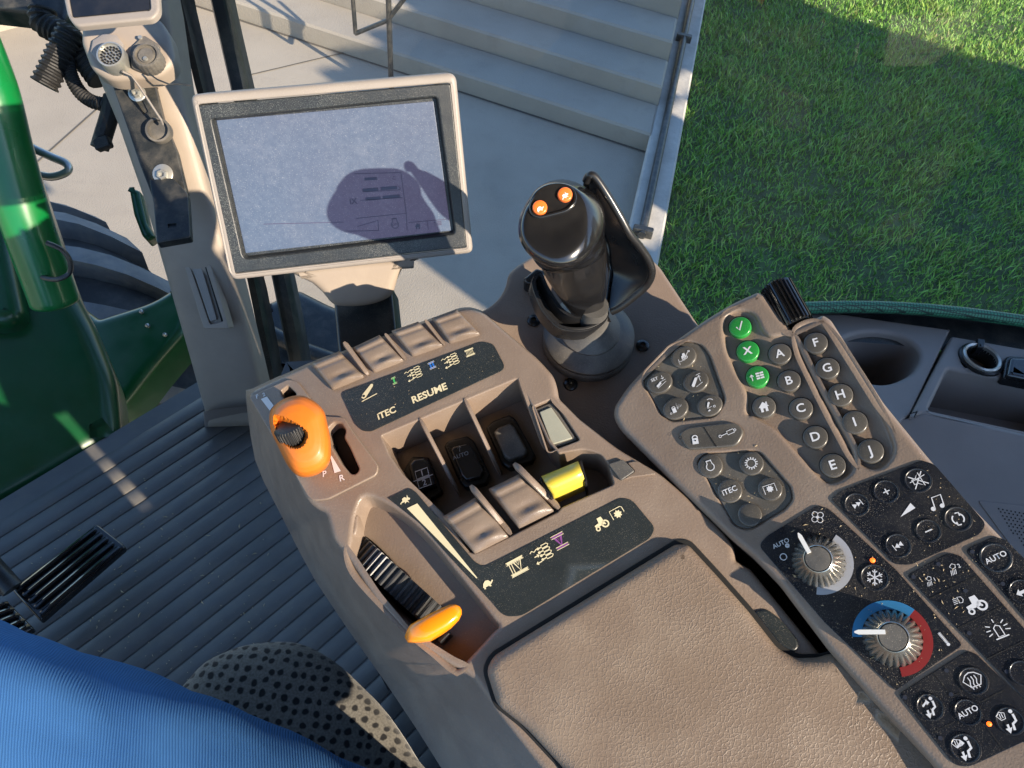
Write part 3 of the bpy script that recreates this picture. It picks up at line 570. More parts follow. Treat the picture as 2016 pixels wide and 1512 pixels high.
# letter keys: dished ring, domed cap
def key(px, py, r, mat, w0, w1, name='key', ex=1., ang=0, flatk=.72, dome=.0005, ring=False, par=None):
    o, x, y = frame_at(PK, px, py, ang, r, w1); B = MB(); prof = [(1.0, w0), (1.0, w1 - .0006), (.985, w1 - .00025), (.93, w1), (.86, w1 + dome * .25), (.6, w1 + dome * .7), (.3, w1 + dome * .95), (.02, w1 + dome)]
    if ring: prof = [(1., w0), (.99, w1), (.955, w1 + .0004), (.90, w1 + .00045), (.86, w1 + .0001), (.80, w1), (.02, w1 + .0001)]
    B.rings([[PK.xyz(*(o + x * k * ex * math.cos(t) + y * k * math.sin(t)), ww) for t in np.linspace(0, 2 * math.pi, 40, endpoint=False)] for k, ww in prof], cap1=True); return B.build(name, mat, par or kp, ang=50)
KL = dict(A=(994, 437, 24), B=(1044, 586, 24.5), C=(1110, 739, 25), D=(1190, 896, 26), E=(1286, 1053, 27), F=(1192, 377, 25), G=(1256, 517, 25.5), H=(1328, 664, 26.5), I=(1407, 815, 27), J=(1495, 973, 27.8))
def rim(px, py, r, w):
    key(px, py, r * 1.07, M['slot'], w - .0008, w + .0001, 'key_gap', dome=0)
for s, (x, y, r) in KL.items():
    q = zC(x, y); r *= .965; rim(*q, r, -.0031); k = key(*q, r, M['key'], -.0034, .0006); text(s, PK, *q, 15, r * .78, M['keyletter'], k, w=.0012, bold=.018)
chk = [('l', [(-.5, .05), (-.15, -.55), (.5, .8)], .2)]; home = [('p', [(-.75, -.05), (0, .75), (.75, -.05), (.5, -.05), (.5, -.75), (.15, -.75), (.15, -.25), (-.15, -.25), (-.15, -.75), (-.5, -.75), (-.5, -.05)]), ('p', [(.35, .3), (.35, .65), (.55, .65), (.55, .1)])]
grid_ = [('l', [(-.75, -.55), (-.75, .4)], .12), ('l', [(-1., .1), (-.75, .42), (-.5, .1)], .12)] + [('p', [(a, c), (a + .5, c), (a + .5, c + .26), (a, c + .26)]) for a in (-.15, .42) for c in (-.5, -.12, .26)]
for (x, y), r, it, m in (((774, 288), 23, chk, 'green'), ((817, 422), 23.5, None, 'green'), ((870, 562), 24, grid_, 'green'), ((906, 730), 24.5, home, 'key')):
    q = zC(x, y); r *= .965; rim(*q, r, -.0031); k = key(*q, r, M[m], -.0034, .0006)
    if it: icon(it, PK, *q, 15, r * .62, M['keyletter'], k, .0012)
    else: text('X', PK, *q, 10, r * .72, M['keyletter'], k, w=.0012, bold=.03)
arm = [('p', [(-.75, -.75), (-.45, -.8), (.45, .35), (.4, .6), (.1, .62), (-.8, -.4)])]
g1 = [((463, 455), [('p', [(-.35, -.25), (-.3, .25), (-.1, .25), (-.05, .6), (.35, .6), (.4, .15), (.45, -.25)]), ('c', -.1, -.25, .2, .1), ('c', .35, -.2, .24, .1), ('l', [(.5, .1), (.9, .5), (1.2, .55)], .1), ('c', 1.1, .6, .14, .08), ('l', [(-1., -.6), (.2, -.55)], .07), ('l', [(-.9, -.1), (-.9, -.55)], .07), ('l', [(-.9, -1.1), (-.9, -.75)], .07)]),
      ((330, 595), [('t', 'SET', -.55, .75, .75), ('l', [(-.5, -.9), (1.1, -.25)], .08), ('l', [(.0, -.05), (1.1, .1)], .08), ('l', [(.7, .95), (.7, .3)], .09), ('l', [(.45, .55), (.7, .28), (.95, .55)], .09)] + [('p', [(-.6, -.65), (-.4, -.75), (.3, -.3), (.25, -.1), (.1, -.05), (-.6, -.4)])]),
      ((530, 590), arm + [('l', [(-.2, -.95), (1., -.55)], .08), ('l', [(.75, -.3), (.75, .75)], .1), ('l', [(.5, .45), (.75, .78), (1., .45)], .1), ('l', [(.4, .95), (1.15, 1.02)], .08)]),
      ((418, 738), [('p', [(-.55, .1), (.05, .1), (.05, -.7), (-.55, -.7)]), ('a', -.25, .1, .25, 0, 180, .12), ('l', [(.3, -.3), (.35, .8), (.45, -.3), (.55, .6), (.65, -.2), (.78, .4), (.9, -.1), (1.1, .2)], .07), ('c', -.9, -.6, .13, .07)]),
      ((607, 722), [('p', [(-.5, -.2), (-.3, -.3), (.2, .4), (.1, .6), (-.15, .5)]), ('l', [(-.5, -.4), (.3, -.3)], .07), ('a', .2, .4, .65, 20, 110, .1), ('p', [(-.5, -.75), (-.2, -.65), (-.1, -.9), (-.5, -.95)]), ('c', .65, -.45, .16, .09)])]
for (x, y), it in g1:
    q = zC(x, y); k = key(*q, 22.5, M['key'], -.0024, .0012, ex=1.15, ang=25, ring=False, dome=.0004); icon(it, PK, *q, 22, 12.5, M['keyletter'], k, .0019)
b = MB(); b.slab(PK, offset(ccw(G2), 1.2), [], .0017, -.0005, .0012, 4); g2 = b.build('lock_key_pair', M['key'], kp)
pxpoly(PK, [zC(572, 842), zC(577, 841), zC(648, 948), zC(642, 952)], .0019, M['slot'], g2, 'gap')
lock = [('p', [(-.45, .05), (.45, .05), (.45, -.9), (-.45, -.9)]), ('a', 0, .1, .38, -10, 190, .16)]
icon(lock, PK, *zC(527, 905), 10, 13, M['keyletter'], g2, .0020); icon([('d', 0, -.35, .12)], PK, *zC(527, 905), 10, 13, M['slot'], g2, .0022)
icon([('o', [(.0, .25), (.85, .25), (.85, -.25), (0, -.25)], .09), ('l', [(-.8, 0), (0, 0)], .09), ('c', -.95, 0, .16, .08), ('c', 1., 0, .14, .08)], PK, *zC(705, 876), 24, 16, M['keyletter'], g2, .0020)
icon([('c', 0, 0, .5, .15)], PK, *zC(446, 900), 24, 6, M['slot'], g2, .0020)
eng = [('o', [(.55 * math.cos(R_(t)), -.15 + .55 * math.sin(R_(t))) for t in range(125, 415, 20)] + [(.3, .75), (-.3, .75)], .13), ('l', [(-.4, .78), (.4, .78)], .14)]
gearo = [('c', 0, 0, .62, .1)] + [('l', [(.68 * math.cos(t), .68 * math.sin(t)), (.92 * math.cos(t), .92 * math.sin(t))], .16) for t in np.linspace(0, 2 * math.pi, 14, endpoint=False)]
pto = gearp(.5) + [('l', [(-.85, -.6), (-.85, .6), (.85, .6), (.85, -.6)], .1)]
for (x, y), r, it in (((610, 1056), 24.5, eng), ((837, 1042), 24.5, gearo), ((718, 1193), 24.5, 'iTEC'), ((940, 1183), 24.5, pto), ((828, 1325), 24, None)):
    q = zC(x, y); k = key(*q, r, M['key'], -.0024, .0010, dome=.0005)
    if isinstance(it, str): text(it, PK, *q, 22, 11, M['keyletter'], k, w=.0017, bold=.015)
    elif it: icon(it, PK, *q, 18, 14, M['keyletter'], k, .0017)
# membrane buttons on the black panels
def mbtn(x, y, r, it, p, size=13, ang=24, txt=None):
    q = zD(x, y); k = key(*q, r, M['panel'], .0006, .0009, 'button', ring=True)
    if txt: text(txt, PK, *q, ang, size, M['keyletter'], k, w=.0014, bold=.015)
    if it: icon(it, PK, *q, ang, size, M['keyletter'], k, .0014)
    return k
tri = lambda x, s=1: ('p', [(x - .3 * s, .4), (x + .35 * s, 0), (x - .3 * s, -.4)])
mbtn(512, 230, 26.5, [tri(-.35), tri(.3), ('l', [(.75, .5), (.75, -.5)], .12)], pan['1'], ang=32); mbtn(655, 167, 27, [('l', [(-.6, 0), (.6, 0)], .2), ('l', [(0, .6), (0, -.6)], .2)], pan['1'], 11)
mbtn(860, 358, 27, [('l', [(-.6, 0), (.6, 0)], .2)], pan['1'], 12); mbtn(713, 430, 27.5, [tri(.35, -1), tri(-.25, -1), ('l', [(-.7, .5), (-.7, -.5)], .12)], pan['1'], ang=32)
mbtn(810, 112, 29, [('o', [(-.6, .3), (-.2, .3), (.35, .85), (.35, -.85), (-.2, -.3), (-.6, -.3)], .1), ('l', [(-.8, .8), (.8, -.8)], .11), ('l', [(-.8, -.8), (.8, .8)], .11), ('l', [(-.95, .1), (.9, .3)], .08)], pan['1'], 18)
mbtn(1004, 300, 29.5, [('a', 0, 0, .65, -60, 60, .16), ('a', 0, 0, .65, 120, 240, .16), ('l', [(.0, .75), (.42, .68), (.35, .25)], .15), ('l', [(0, -.75), (-.42, -.68), (-.35, -.25)], .15)], pan['1'], 17)
icon([('p', [(-1, -.12), (1, .42), (1, -.35)])], PK, *zD(752, 262), 38, 17, M['keyletter'], pan['1'], .0009); icon([('d', -.55, -.7, .26), ('d', .5, -.5, .26), ('l', [(-.35, -.7), (-.35, .65), (.7, .85), (.7, -.5)], .13)], PK, *zD(898, 220), 10, 18, M['keyletter'], pan['1'], .0009)
fan = [('c', .5 * math.cos(t), .5 * math.sin(t), .36, .09) for t in (0.3, 1.87, 3.44, 5.01)] + [('d', 0, 0, .14)]
icon(fan, PK, *zD(320, 292), 20, 15, M['keyletter'], pan['2'], .0009)
text('AUTO', PK, *zD(142, 420), 25, 9, M['keyletter'], pan['2'], w=.0009, bold=.01); icon([('d', 0, 0, .9)], PK, *zD(173, 430), 20, 5, M['keyletter'], pan['2'], .0009); icon([('c', 0, 0, .9, .25)], PK, *zD(154, 485), 20, 7, M['keyletter'], pan['2'], .0009)
snow = []
for t in range(0, 360, 60):
    c, s = math.cos(R_(t)), math.sin(R_(t)); snow += [('l', [(0, 0), (.95 * c, .95 * s)], .13)] + [('l', [(.55 * c, .55 * s), (.55 * c + .35 * math.cos(R_(t + u)), .55 * s + .35 * math.sin(R_(t + u)))], .11) for u in (-50, 50)]
mbtn(598, 585, 30, snow, pan['2'], 17)
icon([('l', [(-1, 0), (.55, 0)], .16), ('d', .75, 0, .22), ('l', [(-1, .16), (.5, .16)], .05), ('l', [(-1, -.16), (.5, -.16)], .05)], PK, *zD(936, 886), -50, 17, M['keyletter'], pan['2'], .0009)
M['led'] = bpy.data.materials.new('lit_led'); M['led'].use_nodes = True; e_ = M['led'].node_tree.nodes['Principled BSDF']; e_.inputs['Base Color'].default_value = (.9, .1, .01, 1); e_.inputs['Emission Color'].default_value = (1, .13, .01, 1); e_.inputs['Emission Strength'].default_value = 1.3
for x, y, p in ((588, 502, '2'), (1155, 1298, '5')):
    q = zD(x, y); o, xx_, yy_ = frame_at(PK, *q, 0, 5.5, .0007); B = MB(); B.rings([[PK.xyz(*(o + xx_ * k * math.cos(t) + yy_ * k * math.sin(t)), w_) for t in np.linspace(0, 6.283, 16, endpoint=False)] for k, w_ in ((1, .0006), (.9, .0012), (.5, .0017), (.05, .0019))], cap1=True); B.build('indicator_light', M['led'], pan[p])
def arcband(cx, cy, r0, r1, a0, a1, mat, par):
    o, x, y = frame_at(PK, *zD(cx, cy), 0, 1, .0009); A = np.linspace(R_(a0), R_(a1), 40); B = MB(); g = [[PK.xyz(*(o + (x * math.cos(a) + y * math.sin(a)) * r), .0009) for r in (r0, r1)] for a in A]; B.patch(g); B.build('scale_band', M[mat], par)
arcband(325, 508, 52, 68, -98, 55, 'greyscale', pan['2']); arcband(682, 880, 60, 79, 48, 178, 'cold', pan['2']); arcband(682, 880, 60, 79, -84, 48, 'hot', pan['2'])
def knob(cx, cy, cxt, cyt, r, rt, pa, pb):
    k = thing_part('temperature_knob' if cy > 700 else 'fan_knob'); n = 156
    o0 = PK.uv(*zD(cx, cy), .001); h = .0135; o1 = PK.uv(*zD(cxt, cyt), h); x0 = np.linalg.norm(np.array(PK.uv(zD(cx, cy)[0] + r, zD(cx, cy)[1], .001)) - np.array(o0)); x1 = x0 * rt
    B = MB(); rr = []
    for t, hh in ((0, .0005), (.02, .0015), (.15, .004), (.45, .008), (.75, .0112), (.90, .0128), (.97, .0134), (1., .0135)):
        rad_ = x0 * (1 - t) + x1 * t; amp = .0009 * math.sin(min(1, .25 + t) * math.pi) if t < .95 else 0
        rr.append([PK.xyz(o0[0] + rad_ * (1 + 0) * math.cos(a) + amp * abs(math.sin(a * 13)) * 1.6 * math.cos(a) - amp * math.cos(a), o0[1] + rad_ * math.sin(a) + amp * abs(math.sin(a * 13)) * 1.6 * math.sin(a) - amp * math.sin(a), hh) for a in np.linspace(0, 2 * math.pi, n, endpoint=False)])
    B.rings(rr); ko = B.build('temperature_knob' if cy > 700 else 'fan_knob', M['knob'], kp, ang=60)
    B = MB(); B.rings([[PK.xyz(o0[0] + x1 * q * math.cos(a), o0[1] + x1 * q * math.sin(a), hh) for a in np.linspace(0, 2 * math.pi, 40, endpoint=False)] for q, hh in ((1.01, .0134), (.97, .0128), (.93, .0128), (.90, .0137), (.5, .0139), (.02, .0139))], cap1=True); B.build('cap', M['rubber'], ko)
    a, c = np.array(PK.uv(*zD(*pa), .0150)), np.array(PK.uv(*zD(*pb), .0150)); d = (c - a) / np.linalg.norm(c - a); nn_ = np.array([-d[1], d[0]]) * .0011; B = MB()
    tip = c + d * .002; B.rings([[PK.xyz(*p, w_) for p in (a + nn_, c + nn_, tip + nn_ * .3, tip - nn_ * .3, c - nn_, a - nn_)] for w_ in (.010, .0148, .0153)], cap1=True); B.build('pointer', M['white'], ko)
thing_part = lambda n: None
knob(325, 508, 308, 492, 54, .50, (280, 465), (235, 385)); knob(682, 880, 664, 852, 60, .50, (650, 850), (520, 850))
# light panel
def seam(pl, a, c, wd, mat, par, w=.0009):
    a, c = np.array(a), np.array(c); d = c - a; nn_ = np.array([-d[1], d[0]]) / np.linalg.norm(d) * wd / 2; pxpoly(pl, [tuple(a + nn_), tuple(c + nn_), tuple(c - nn_), tuple(a - nn_)], w, mat, par, 'seam')
for a, c in (((870, 520), (975, 635)), ((862, 690), (1090, 580)), ((1000, 835), (1225, 722)), ((1140, 985), (1324, 895))): seam(PK, zD(*a), zD(*c), 1.6, M['slot'], pan['3'])
for a, c in (((880, 1050), (970, 1160)), ((1120, 1190), (1225, 1135)), ((880, 1340), (985, 1290)), ((1140, 1310), (1225, 1425)), ((970, 1160), (1010, 1150))): seam(PK, zD(*a), zD(*c), 1.6, M['slot'], pan['5'])
lamp = [('o', [(-.15, .55), (.35, .9), (.75, .6), (.6, .15), (.1, .1)], .11)] + [('l', [(-.25 + .25 * i, -.05), (-.5 + .25 * i, -.8)], .1) for i in range(4)]
icon(lamp + [('t', '1', 1.15, -.0, .9)], PK, *zD(860, 605), 20, 11, M['keyletter'], pan['3'], .0009); icon(lamp + [('t', '2', 1.2, .2, .9)], PK, *zD(975, 548), 20, 13, M['keyletter'], pan['3'], .0009)
icon([(k[0], *k[1:]) for k in tractor], PK, *zD(1088, 712), 22, 21, M['keyletter'], pan['3'], .0009)
icon([('o', [(-.1, .7), (.5, .65), (.75, .1), (.5, -.35), (0, -.35)], .12)] + [('l', [(-.25, .55 - .28 * i), (-.95, .5 - .3 * i)], .1) for i in range(4)], PK, *zD(1008, 700), 12, 12, M['keyletter'], pan['3'], .0009)
icon([('o', [(-.35, -.6), (-.35, .45), (0, .7), (.35, .45), (.35, -.6)], .12), ('l', [(-.75, -.75), (.75, -.75)], .14)] + [('l', [(.75 * c, .25 + .75 * s), (1.25 * c, .25 + 1.15 * s)], .11) for c, s in ((-1, .1), (-.85, .6), (0, 1.), (.85, .6), (1, .1), (-1, -.4), (1, -.4))], PK, *zD(1202, 845), 22, 18, M['keyletter'], pan['3'], .0009)
for x, y, p in ((909, 520, '3'), (787, 582, '3'), (1040, 650, '3'), (1058, 856, '3'), (1240, 1043, '3'), (1073, 460, '4'), (1222, 616, '4'), (745, 1168, '5'), (948, 1038, '5'), (970, 1154, '5'), (918, 1366, '5')): icon([('d', 0, 0, .9)], PK, *zD(x, y), 0, 5.2, mk('dark_led', (.03, .035, .05), .3, 0) if 'dled' not in M else M['dled'], pan[p], .0010, 'unlit_indicator'); M.setdefault('dled', bpy.data.materials['dark_led'])
mbtn(1188, 488, 34, None, pan['4'], 11.5, 25, 'AUTO'); mbtn(1318, 655, 30, [('p', [(-.9, 0), (-.3, .55), (-.3, .2), (.6, .2), (.6, -.2), (-.3, -.2), (-.3, -.55)])], pan['4'], 15)
seat_i = lambda arrows: [('d', .55, .8, .2), ('l', [(.6, .5), (.5, -.2), (.05, -.35), (-.15, -.95)], .24)] + arrows
ar1 = ('p', [(-.75, .45), (-.1, .75), (-.05, .95), (.2, .45), (-.25, .3), (-.15, .5), (-.7, .25)]); ar2 = ('p', [(-.6, -.2), (-.35, -.2), (-.45, -.6), (-.2, -.6), (-.7, -1.1), (-.9, -.5), (-.65, -.55)]); shld = [('o', [(-1., .9), (-.55, 1.15), (-.1, .9), (-.3, .35), (-.75, .35)], .08), ('l', [(-.7, .5), (-.6, 1.)], .08), ('l', [(-.45, .5), (-.4, 1.)], .08)]
mbtn(868, 1215, 29, seat_i([ar1, ar2]), pan['5'], 17); mbtn(1052, 1240, 29, None, pan['5'], 11, 27, 'AUTO'); mbtn(1258, 1282, 31, seat_i([ar2] + shld), pan['5'], 19); mbtn(1040, 1415, 32, seat_i([ar2, ar1] + shld), pan['5'], 19)
mbtn(1078, 1088, 31, [('o', [(-1, .25), (-.5, .75), (0, .9), (.5, .75), (1, .25), (.5, -.55), (-.5, -.55)], .11)] + [('l', [(-.4 + .35 * i, -.8), (-.5 + .35 * i, -.3), (-.3 + .35 * i, .1), (-.35 + .35 * i, .5)], .1) for i in range(3)], pan['5'], 19, 22); mbtn(1318, 1050, 29, None, pan['3'])
# ribbed roller at the head of the module
rl = thing('roller_dial', PK.P(1565, 610, -.02), 'ribbed black roller dial at the head of the keypad beside the green check key', 'dial')
r0, r1 = np.array(zC(955, 150)), np.array(zC(1110, 265)); c0 = PK.P(*zC(972, 122), -.012); c1 = PK.P(*zC(1112, 238), -.012)
ax = PK.P(*zC(1040, 90), -.01) - PK.P(*zC(1085, 250), -.01)
a0 = PK.P(*zC(985, 185), -.006); a1 = PK.P(*zC(1105, 165), -.006); ctr = (a0 + a1) / 2
u_ = PK.P(*zC(1140, 215), 0) - PK.P(*zC(1060, 70), 0); u_ /= np.linalg.norm(u_); b = MB(); n = 144; ra = .0175; A = np.cross(u_, PK.n); A /= np.linalg.norm(A); Bv = np.cross(u_, A); ctr = PK.P(*zC(1030, 176), -.0085)
ax_ = A; p1 = u_; p2 = PK.n; rr = []
for hh, rd in ((-.0155, .008), (-.0155, .0155), (-.0145, .0168), (.0145, .0168), (.0155, .0155), (.0155, .008)):
    rr.append([ctr + ax_ * 0 + u_ * 0 + (PK.n * math.sin(2 * math.pi * i / n) + A * math.cos(2 * math.pi * i / n)) * (rd + (.0011 * (1 if i % 6 < 3 else -1) if rd > .0165 else 0)) * .60 + u_ * hh * 1.0 for i in range(n)])
b.rings(rr, cap0=True, cap1=True); b.build('ribbed_drum', M['gloss'], rl, ang=30)

OC = offset(ccw([PK.uv(x, y, -.04) for x, y in KO]), .016); r0_ = [PK.xyz(u, v, -.035) for u, v in OC]; b = MB(); b.rings([r0_, [np.array([p[0], p[1], 1.61]) for p in r0_]], cap0=True, cap1=True); b.build('pedestal', M['ped'], kp)  # added down to the floor so the keypad shades the lower pillar
# ================================================================ joystick and its plate
jp = thing('joystick_plate', PJ.P(1150, 700, -.05), 'brown mounting plate under the black joystick, fixed with three black screws', 'mounting plate')
JO = rc([zE(-40, 900), zE(60, 860) + (14,), zE(130, 800) + (14,), zE(168, 730) + (12,), zE(182, 655) + (10,), zE(225, 612) + (10,), zE(330, 545) + (6,), (1100, 492), (1240, 488), zE(1005, 535) + (10,), zE(1090, 612) + (10,), zE(1310, 945) + (10,), (1420, 700), (1450, 860), (1300, 960), (1180, 880), (1040, 780), (900, 660)], 6, 5)
b = MB(); b.slab(PJ, JO, [], 0, -.035, .004, 5, grid=.012); b.build('plate', M['tan'], jp)
def screw(x, y, r, pl, par):
    o, xx_, yy_ = frame_at(pl, x, y, 0, r, 0); R1 = np.linalg.norm(xx_); B = MB(); B.revolve(pl.P(x, y, 0), pl.n, [(R1, 0), (R1 * .96, R1 * .25), (R1 * .75, R1 * .42), (R1 * .42, R1 * .5), (R1 * .38, R1 * .2), (R1 * .02, R1 * .15)], 28, cap=True); B.build('screw', M['black'], par)
for x, y, r in ((335, 943, 13.2), (983, 1092, 13.2), (555, 1322, 14)): screw(*zE(x, y), r, PJ, jp)
js = thing('joystick', PJ.P(1157, 680, 0), 'glossy black joystick with two orange buttons and a curved hand guard', 'joystick')
jc = PJ.P(*zE(655, 1075), 0)
b = MB(); b.revolve(jc, PJ.n, [(.0325, 0), (.0332, .002), (.0332, .0065), (.0320, .0080), (.0315, .0085), (.0325, .0095), (.0328, .0125), (.0318, .0138), (.024, .0170), (.0215, .0185), (.0215, .0205), (.0205, .0215), (.014, .026), (.011, .034), (.010, .05)], 56); b.build('rubber_boot', M['rubber'], js)
def oval(cx, cy, rx, ry, ang, depth, n=40, p=2.0, dx=0., dy=0.):
    c, s = math.cos(R_(ang)), math.sin(R_(ang)); out = []
    for t in np.linspace(0, 2 * math.pi, n, endpoint=False):
        a, b_ = math.cos(t), math.sin(t); a = math.copysign(abs(a) ** (2 / p), a); b_ = math.copysign(abs(b_) ** (2 / p), b_); X, Y = rx * a, ry * b_
        q = zE(cx + X * c - Y * s, cy + X * s + Y * c); out.append(at(q[0], q[1], depth + dx * a + dy * b_))
    return out
def ovals(S, sub=5):
    A = np.array(S, float); N = len(A); out = []
    for i in range(N - 1):
        g = lambda k: A[max(0, min(N - 1, k))]; p0, p1, p2, p3 = g(i - 1), g(i), g(i + 1), g(i + 2)
        for j in range(sub):
            t = j / sub; out.append(.5 * ((2 * p1) + (-p0 + p2) * t + (2 * p0 - 5 * p1 + 4 * p2 - p3) * t * t + (-p0 + 3 * p1 - 3 * p2 + p3) * t ** 3))
    out.append(A[-1]); return [oval(*o[:6], p=o[6], dy=o[7], dx=o[8]) for o in out]
# stalk below the seam, then the head
stalk = [(658, 890, 92, 50, -12, .527, 2.1, 0, 0), (645, 840, 112, 62, -12, .518, 2.1, 0, 0), (628, 780, 136, 78, -12, .508, 2.2, 0, 0), (608, 710, 160, 100, -12, .498, 2.2, 0, 0), (590, 645, 180, 108, -14, .4915, 2.2, -.001, 0), (576, 588, 196, 116, -15, .4860, 2.2, -.002, 0), (563, 530, 207, 118, -16, .4812, 2.2, -.004, 0)]
b = MB(); b.rings(ovals(stalk, 3), cap0=True, cap1=True); b.build('grip', M['gloss'], js, ang=60)
head = [(564, 534, 203, 115, -16, .4816, 2.2, -.004, 0), (561, 527, 210, 121, -16, .4806, 2.2, -.004, 0), (538, 488, 222, 162, -16, .4740, 2.25, -.006, 0), (526, 447, 231, 200, -6, .4670, 2.3, -.008, 0), (515, 400, 240, 240, 20, .4600, 2.3, -.010, 0), (502, 370, 247, 262, 28, .4550, 2.25, -.012, 0), (500, 366, 243, 258, 28, .4505, 2.25, -.012, 0), (498, 360, 232, 248, 28, .4472, 2.2, -.012, 0), (494, 352, 214, 230, 28, .4452, 2.2, -.012, 0), (488, 338, 180, 196, 28, .4436, 2.15, -.0105, 0), (482, 322, 130, 148, 28, .4424, 2.1, -.008, 0), (478, 312, 70, 80, 28, .4416, 2., -.0042, 0), (477, 308, 8, 8, 28, .4413, 2., -.0005, 0)]
head = head[:5] + [(502, 370, 247, 262, 28, .4540, 2.25, -.010, 0), (501, 364, 243, 256, 28, .4500, 2.25, -.009, 0), (497, 350, 232, 240, 26, .4466, 2.25, -.008, 0), (490, 325, 210, 212, 20, .4438, 2.2, -.006, 0), (480, 292, 182, 176, 8, .4420, 2.2, -.003, 0), (468, 262, 155, 138, -10, .4412, 2.1, 0, 0), (458, 242, 120, 98, -20, .4409, 2.1, 0, 0), (452, 232, 60, 45, -20, .4408, 2., 0, 0), (450, 230, 6, 6, 28, .4408, 2., 0, 0)]
b = MB(); b.rings(ovals(head, 4), cap0=True, cap1=True); b.build('head', M['gloss'], js, ang=60)
# button well: local plane through the upper part of the head
hp = [at(*zE(x, y), d) for x, y, d in ((330, 250, .4440), (560, 200, .4440), (450, 330, .4428))]
hn = np.cross(hp[1] - hp[0], hp[2] - hp[0]); hn /= np.linalg.norm(hn); hn = hn if hn @ (CAM - hp[0]) > 0 else -hn
PH = Plane(RM.T @ hn, zE(450, 240), .4415)
WL = rc([zE(305, 250) + (14,), zE(352, 165) + (26,), zE(500, 118) + (14,), zE(582, 150) + (14,), zE(600, 225) + (16,), zE(545, 290) + (22,), zE(370, 335) + (16,), zE(312, 310) + (12,)], 10, 8)
b = MB(); b.slab(PH, WL, [(offset(WL if area(WL) > 0 else WL[::-1], 4.5), .0022, .0005, True)], .0016, -.006, .0012, 4); b.build('button_well', M['gloss'], js)
b = MB(); b.slab(PH, offset(ccw(WL), 5.5), [], -.0004, -.004, .0002, 2); b.build('well_floor', M['matte'], js)
for x, y, it in ((371, 275, turtle), (520, 198, hare)):
    o, xx_, yy_ = frame_at(PH, *zE(x, y), 0, 14.6, 0); R1 = np.linalg.norm(xx_); c0 = PH.P(*zE(x, y), 0); B = MB(); B.revolve(c0, PH.n, [(R1, -.001), (R1, .0022), (R1 * .96, .0028), (R1 * .86, .0031), (R1 * .4, .0032), (R1 * .02, .0032)], 32); k = B.build('button', M['orange2'], js)
    icon(it, PH, *zE(x, y), 25, 8.5, M['white'], k, .0034)
# hand guard: curved sheet
c1 = [(648, 112, .462), (668, 78, .458), (700, 88, .458), (770, 190, .462), (850, 325, .468), (905, 425, .474), (965, 500, .482), (1018, 580, .490), (1038, 655, .497), (1008, 730, .505), (930, 800, .512), (850, 862, .518), (800, 888, .522)]
c2 = [(646, 130, .474), (649, 185, .488), (664, 245, .500), (692, 308, .508), (718, 370, .514), (744, 416, .520), (766, 472, .526), (780, 540, .530), (784, 600, .535), (795, 660, .537), (785, 730, .536), (775, 800, .532), (765, 850, .528)]
c1s = smooth(c1, 5, False); c2s = smooth(c2, 5, False); w1_ = [at(*zE(p[0], p[1]), p[2]) for p in c1s]; w2_ = [at(*zE(p[0], p[1]), p[2]) for p in c2s]
g = []
for a, c in zip(w1_, w2_):
    mid_ = (a + c) / 2 + (RM @ np.array([.012, -.002, -.004])) * min(1, np.linalg.norm(a - c) / .05); g.append([(1 - t) ** 2 * a + 2 * t * (1 - t) * mid_ + t * t * c for t in np.linspace(0, 1, 10)])
b = MB(); b.patch(g); b.tube(w1_, .0026, 10); b.tube(w2_, .0018, 8); b.build('hand_guard', M['black'], js, ang=80)
# black shell under the grip
sh = smooth([zE(322, 725), zE(342, 665), zE(385, 655), zE(440, 760), zE(530, 880), zE(640, 905), zE(770, 870), zE(785, 905), zE(745, 960), zE(660, 1000), zE(560, 1005), zE(480, 985), zE(415, 925), zE(365, 850)], 4)
PS = Plane((.10, .30, .95), zE(560, 900), .522); b = MB(); shs = ccw(sh)
b.slab(PS, sh, [(offset(shs, 5) if area(sh) > 0 else offset(shs, 5), .010, .0010, True, .003)], 0, -.016, .0022, 4, grid=.01); b.build('palm_rest', M['black'], js)
b = MB(); b.slab(PJ, rc([zE(270, 690), zE(350, 625), zE(400, 640), zE(400, 740), zE(330, 720), zE(290, 715)], 5), [], .012, -.005, .002, 3); b.build('guard_foot', M['black'], js)
# ================================================================ display monitor
PM = quad_plane([zF(30, 215), zF(1362, 103), zF(1442, 1010), zF(232, 1142)], .188)
mon = thing('display_monitor', PM.P(700, 550, -.03), 'dusty touchscreen display in a pale frame with a dark inner bezel, on a tan neck', 'display')
MO = rc([zF(32, 218) + (16,), zF(1355, 106) + (20,), zF(1442, 1005) + (13,), zF(236, 1142) + (17,)], 10, 8)
MI = rc([zF(70, 266) + (8,), zF(1330, 158) + (10,), zF(1412, 976) + (8,), zF(244, 1108) + (10,)], 8, 6)
SR = rc([zF(142, 340) + (6,), zF(1262, 228) + (8,), zF(1352, 908) + (10,), zF(300, 1034) + (12,)], 8, 6)
SS = rc([zF(166, 345) + (1,), zF(1243, 250) + (1,), zF(1330, 892) + (1,), zF(312, 1004) + (1,)], 1, 3)
b = MB(); b.slab(PM, MO, [(MI, .012, .0012, False)], 0, -.032, .0035, 5); b.build('frame', M['bezel'], mon)
b = MB(); b.slab(PM, offset(ccw(MI), 1.4), [(SR, .0060, .0012, True, .0012)], -.0004, -.0021, .0007, 3); b.build('inner_bezel', M['dark'], mon)
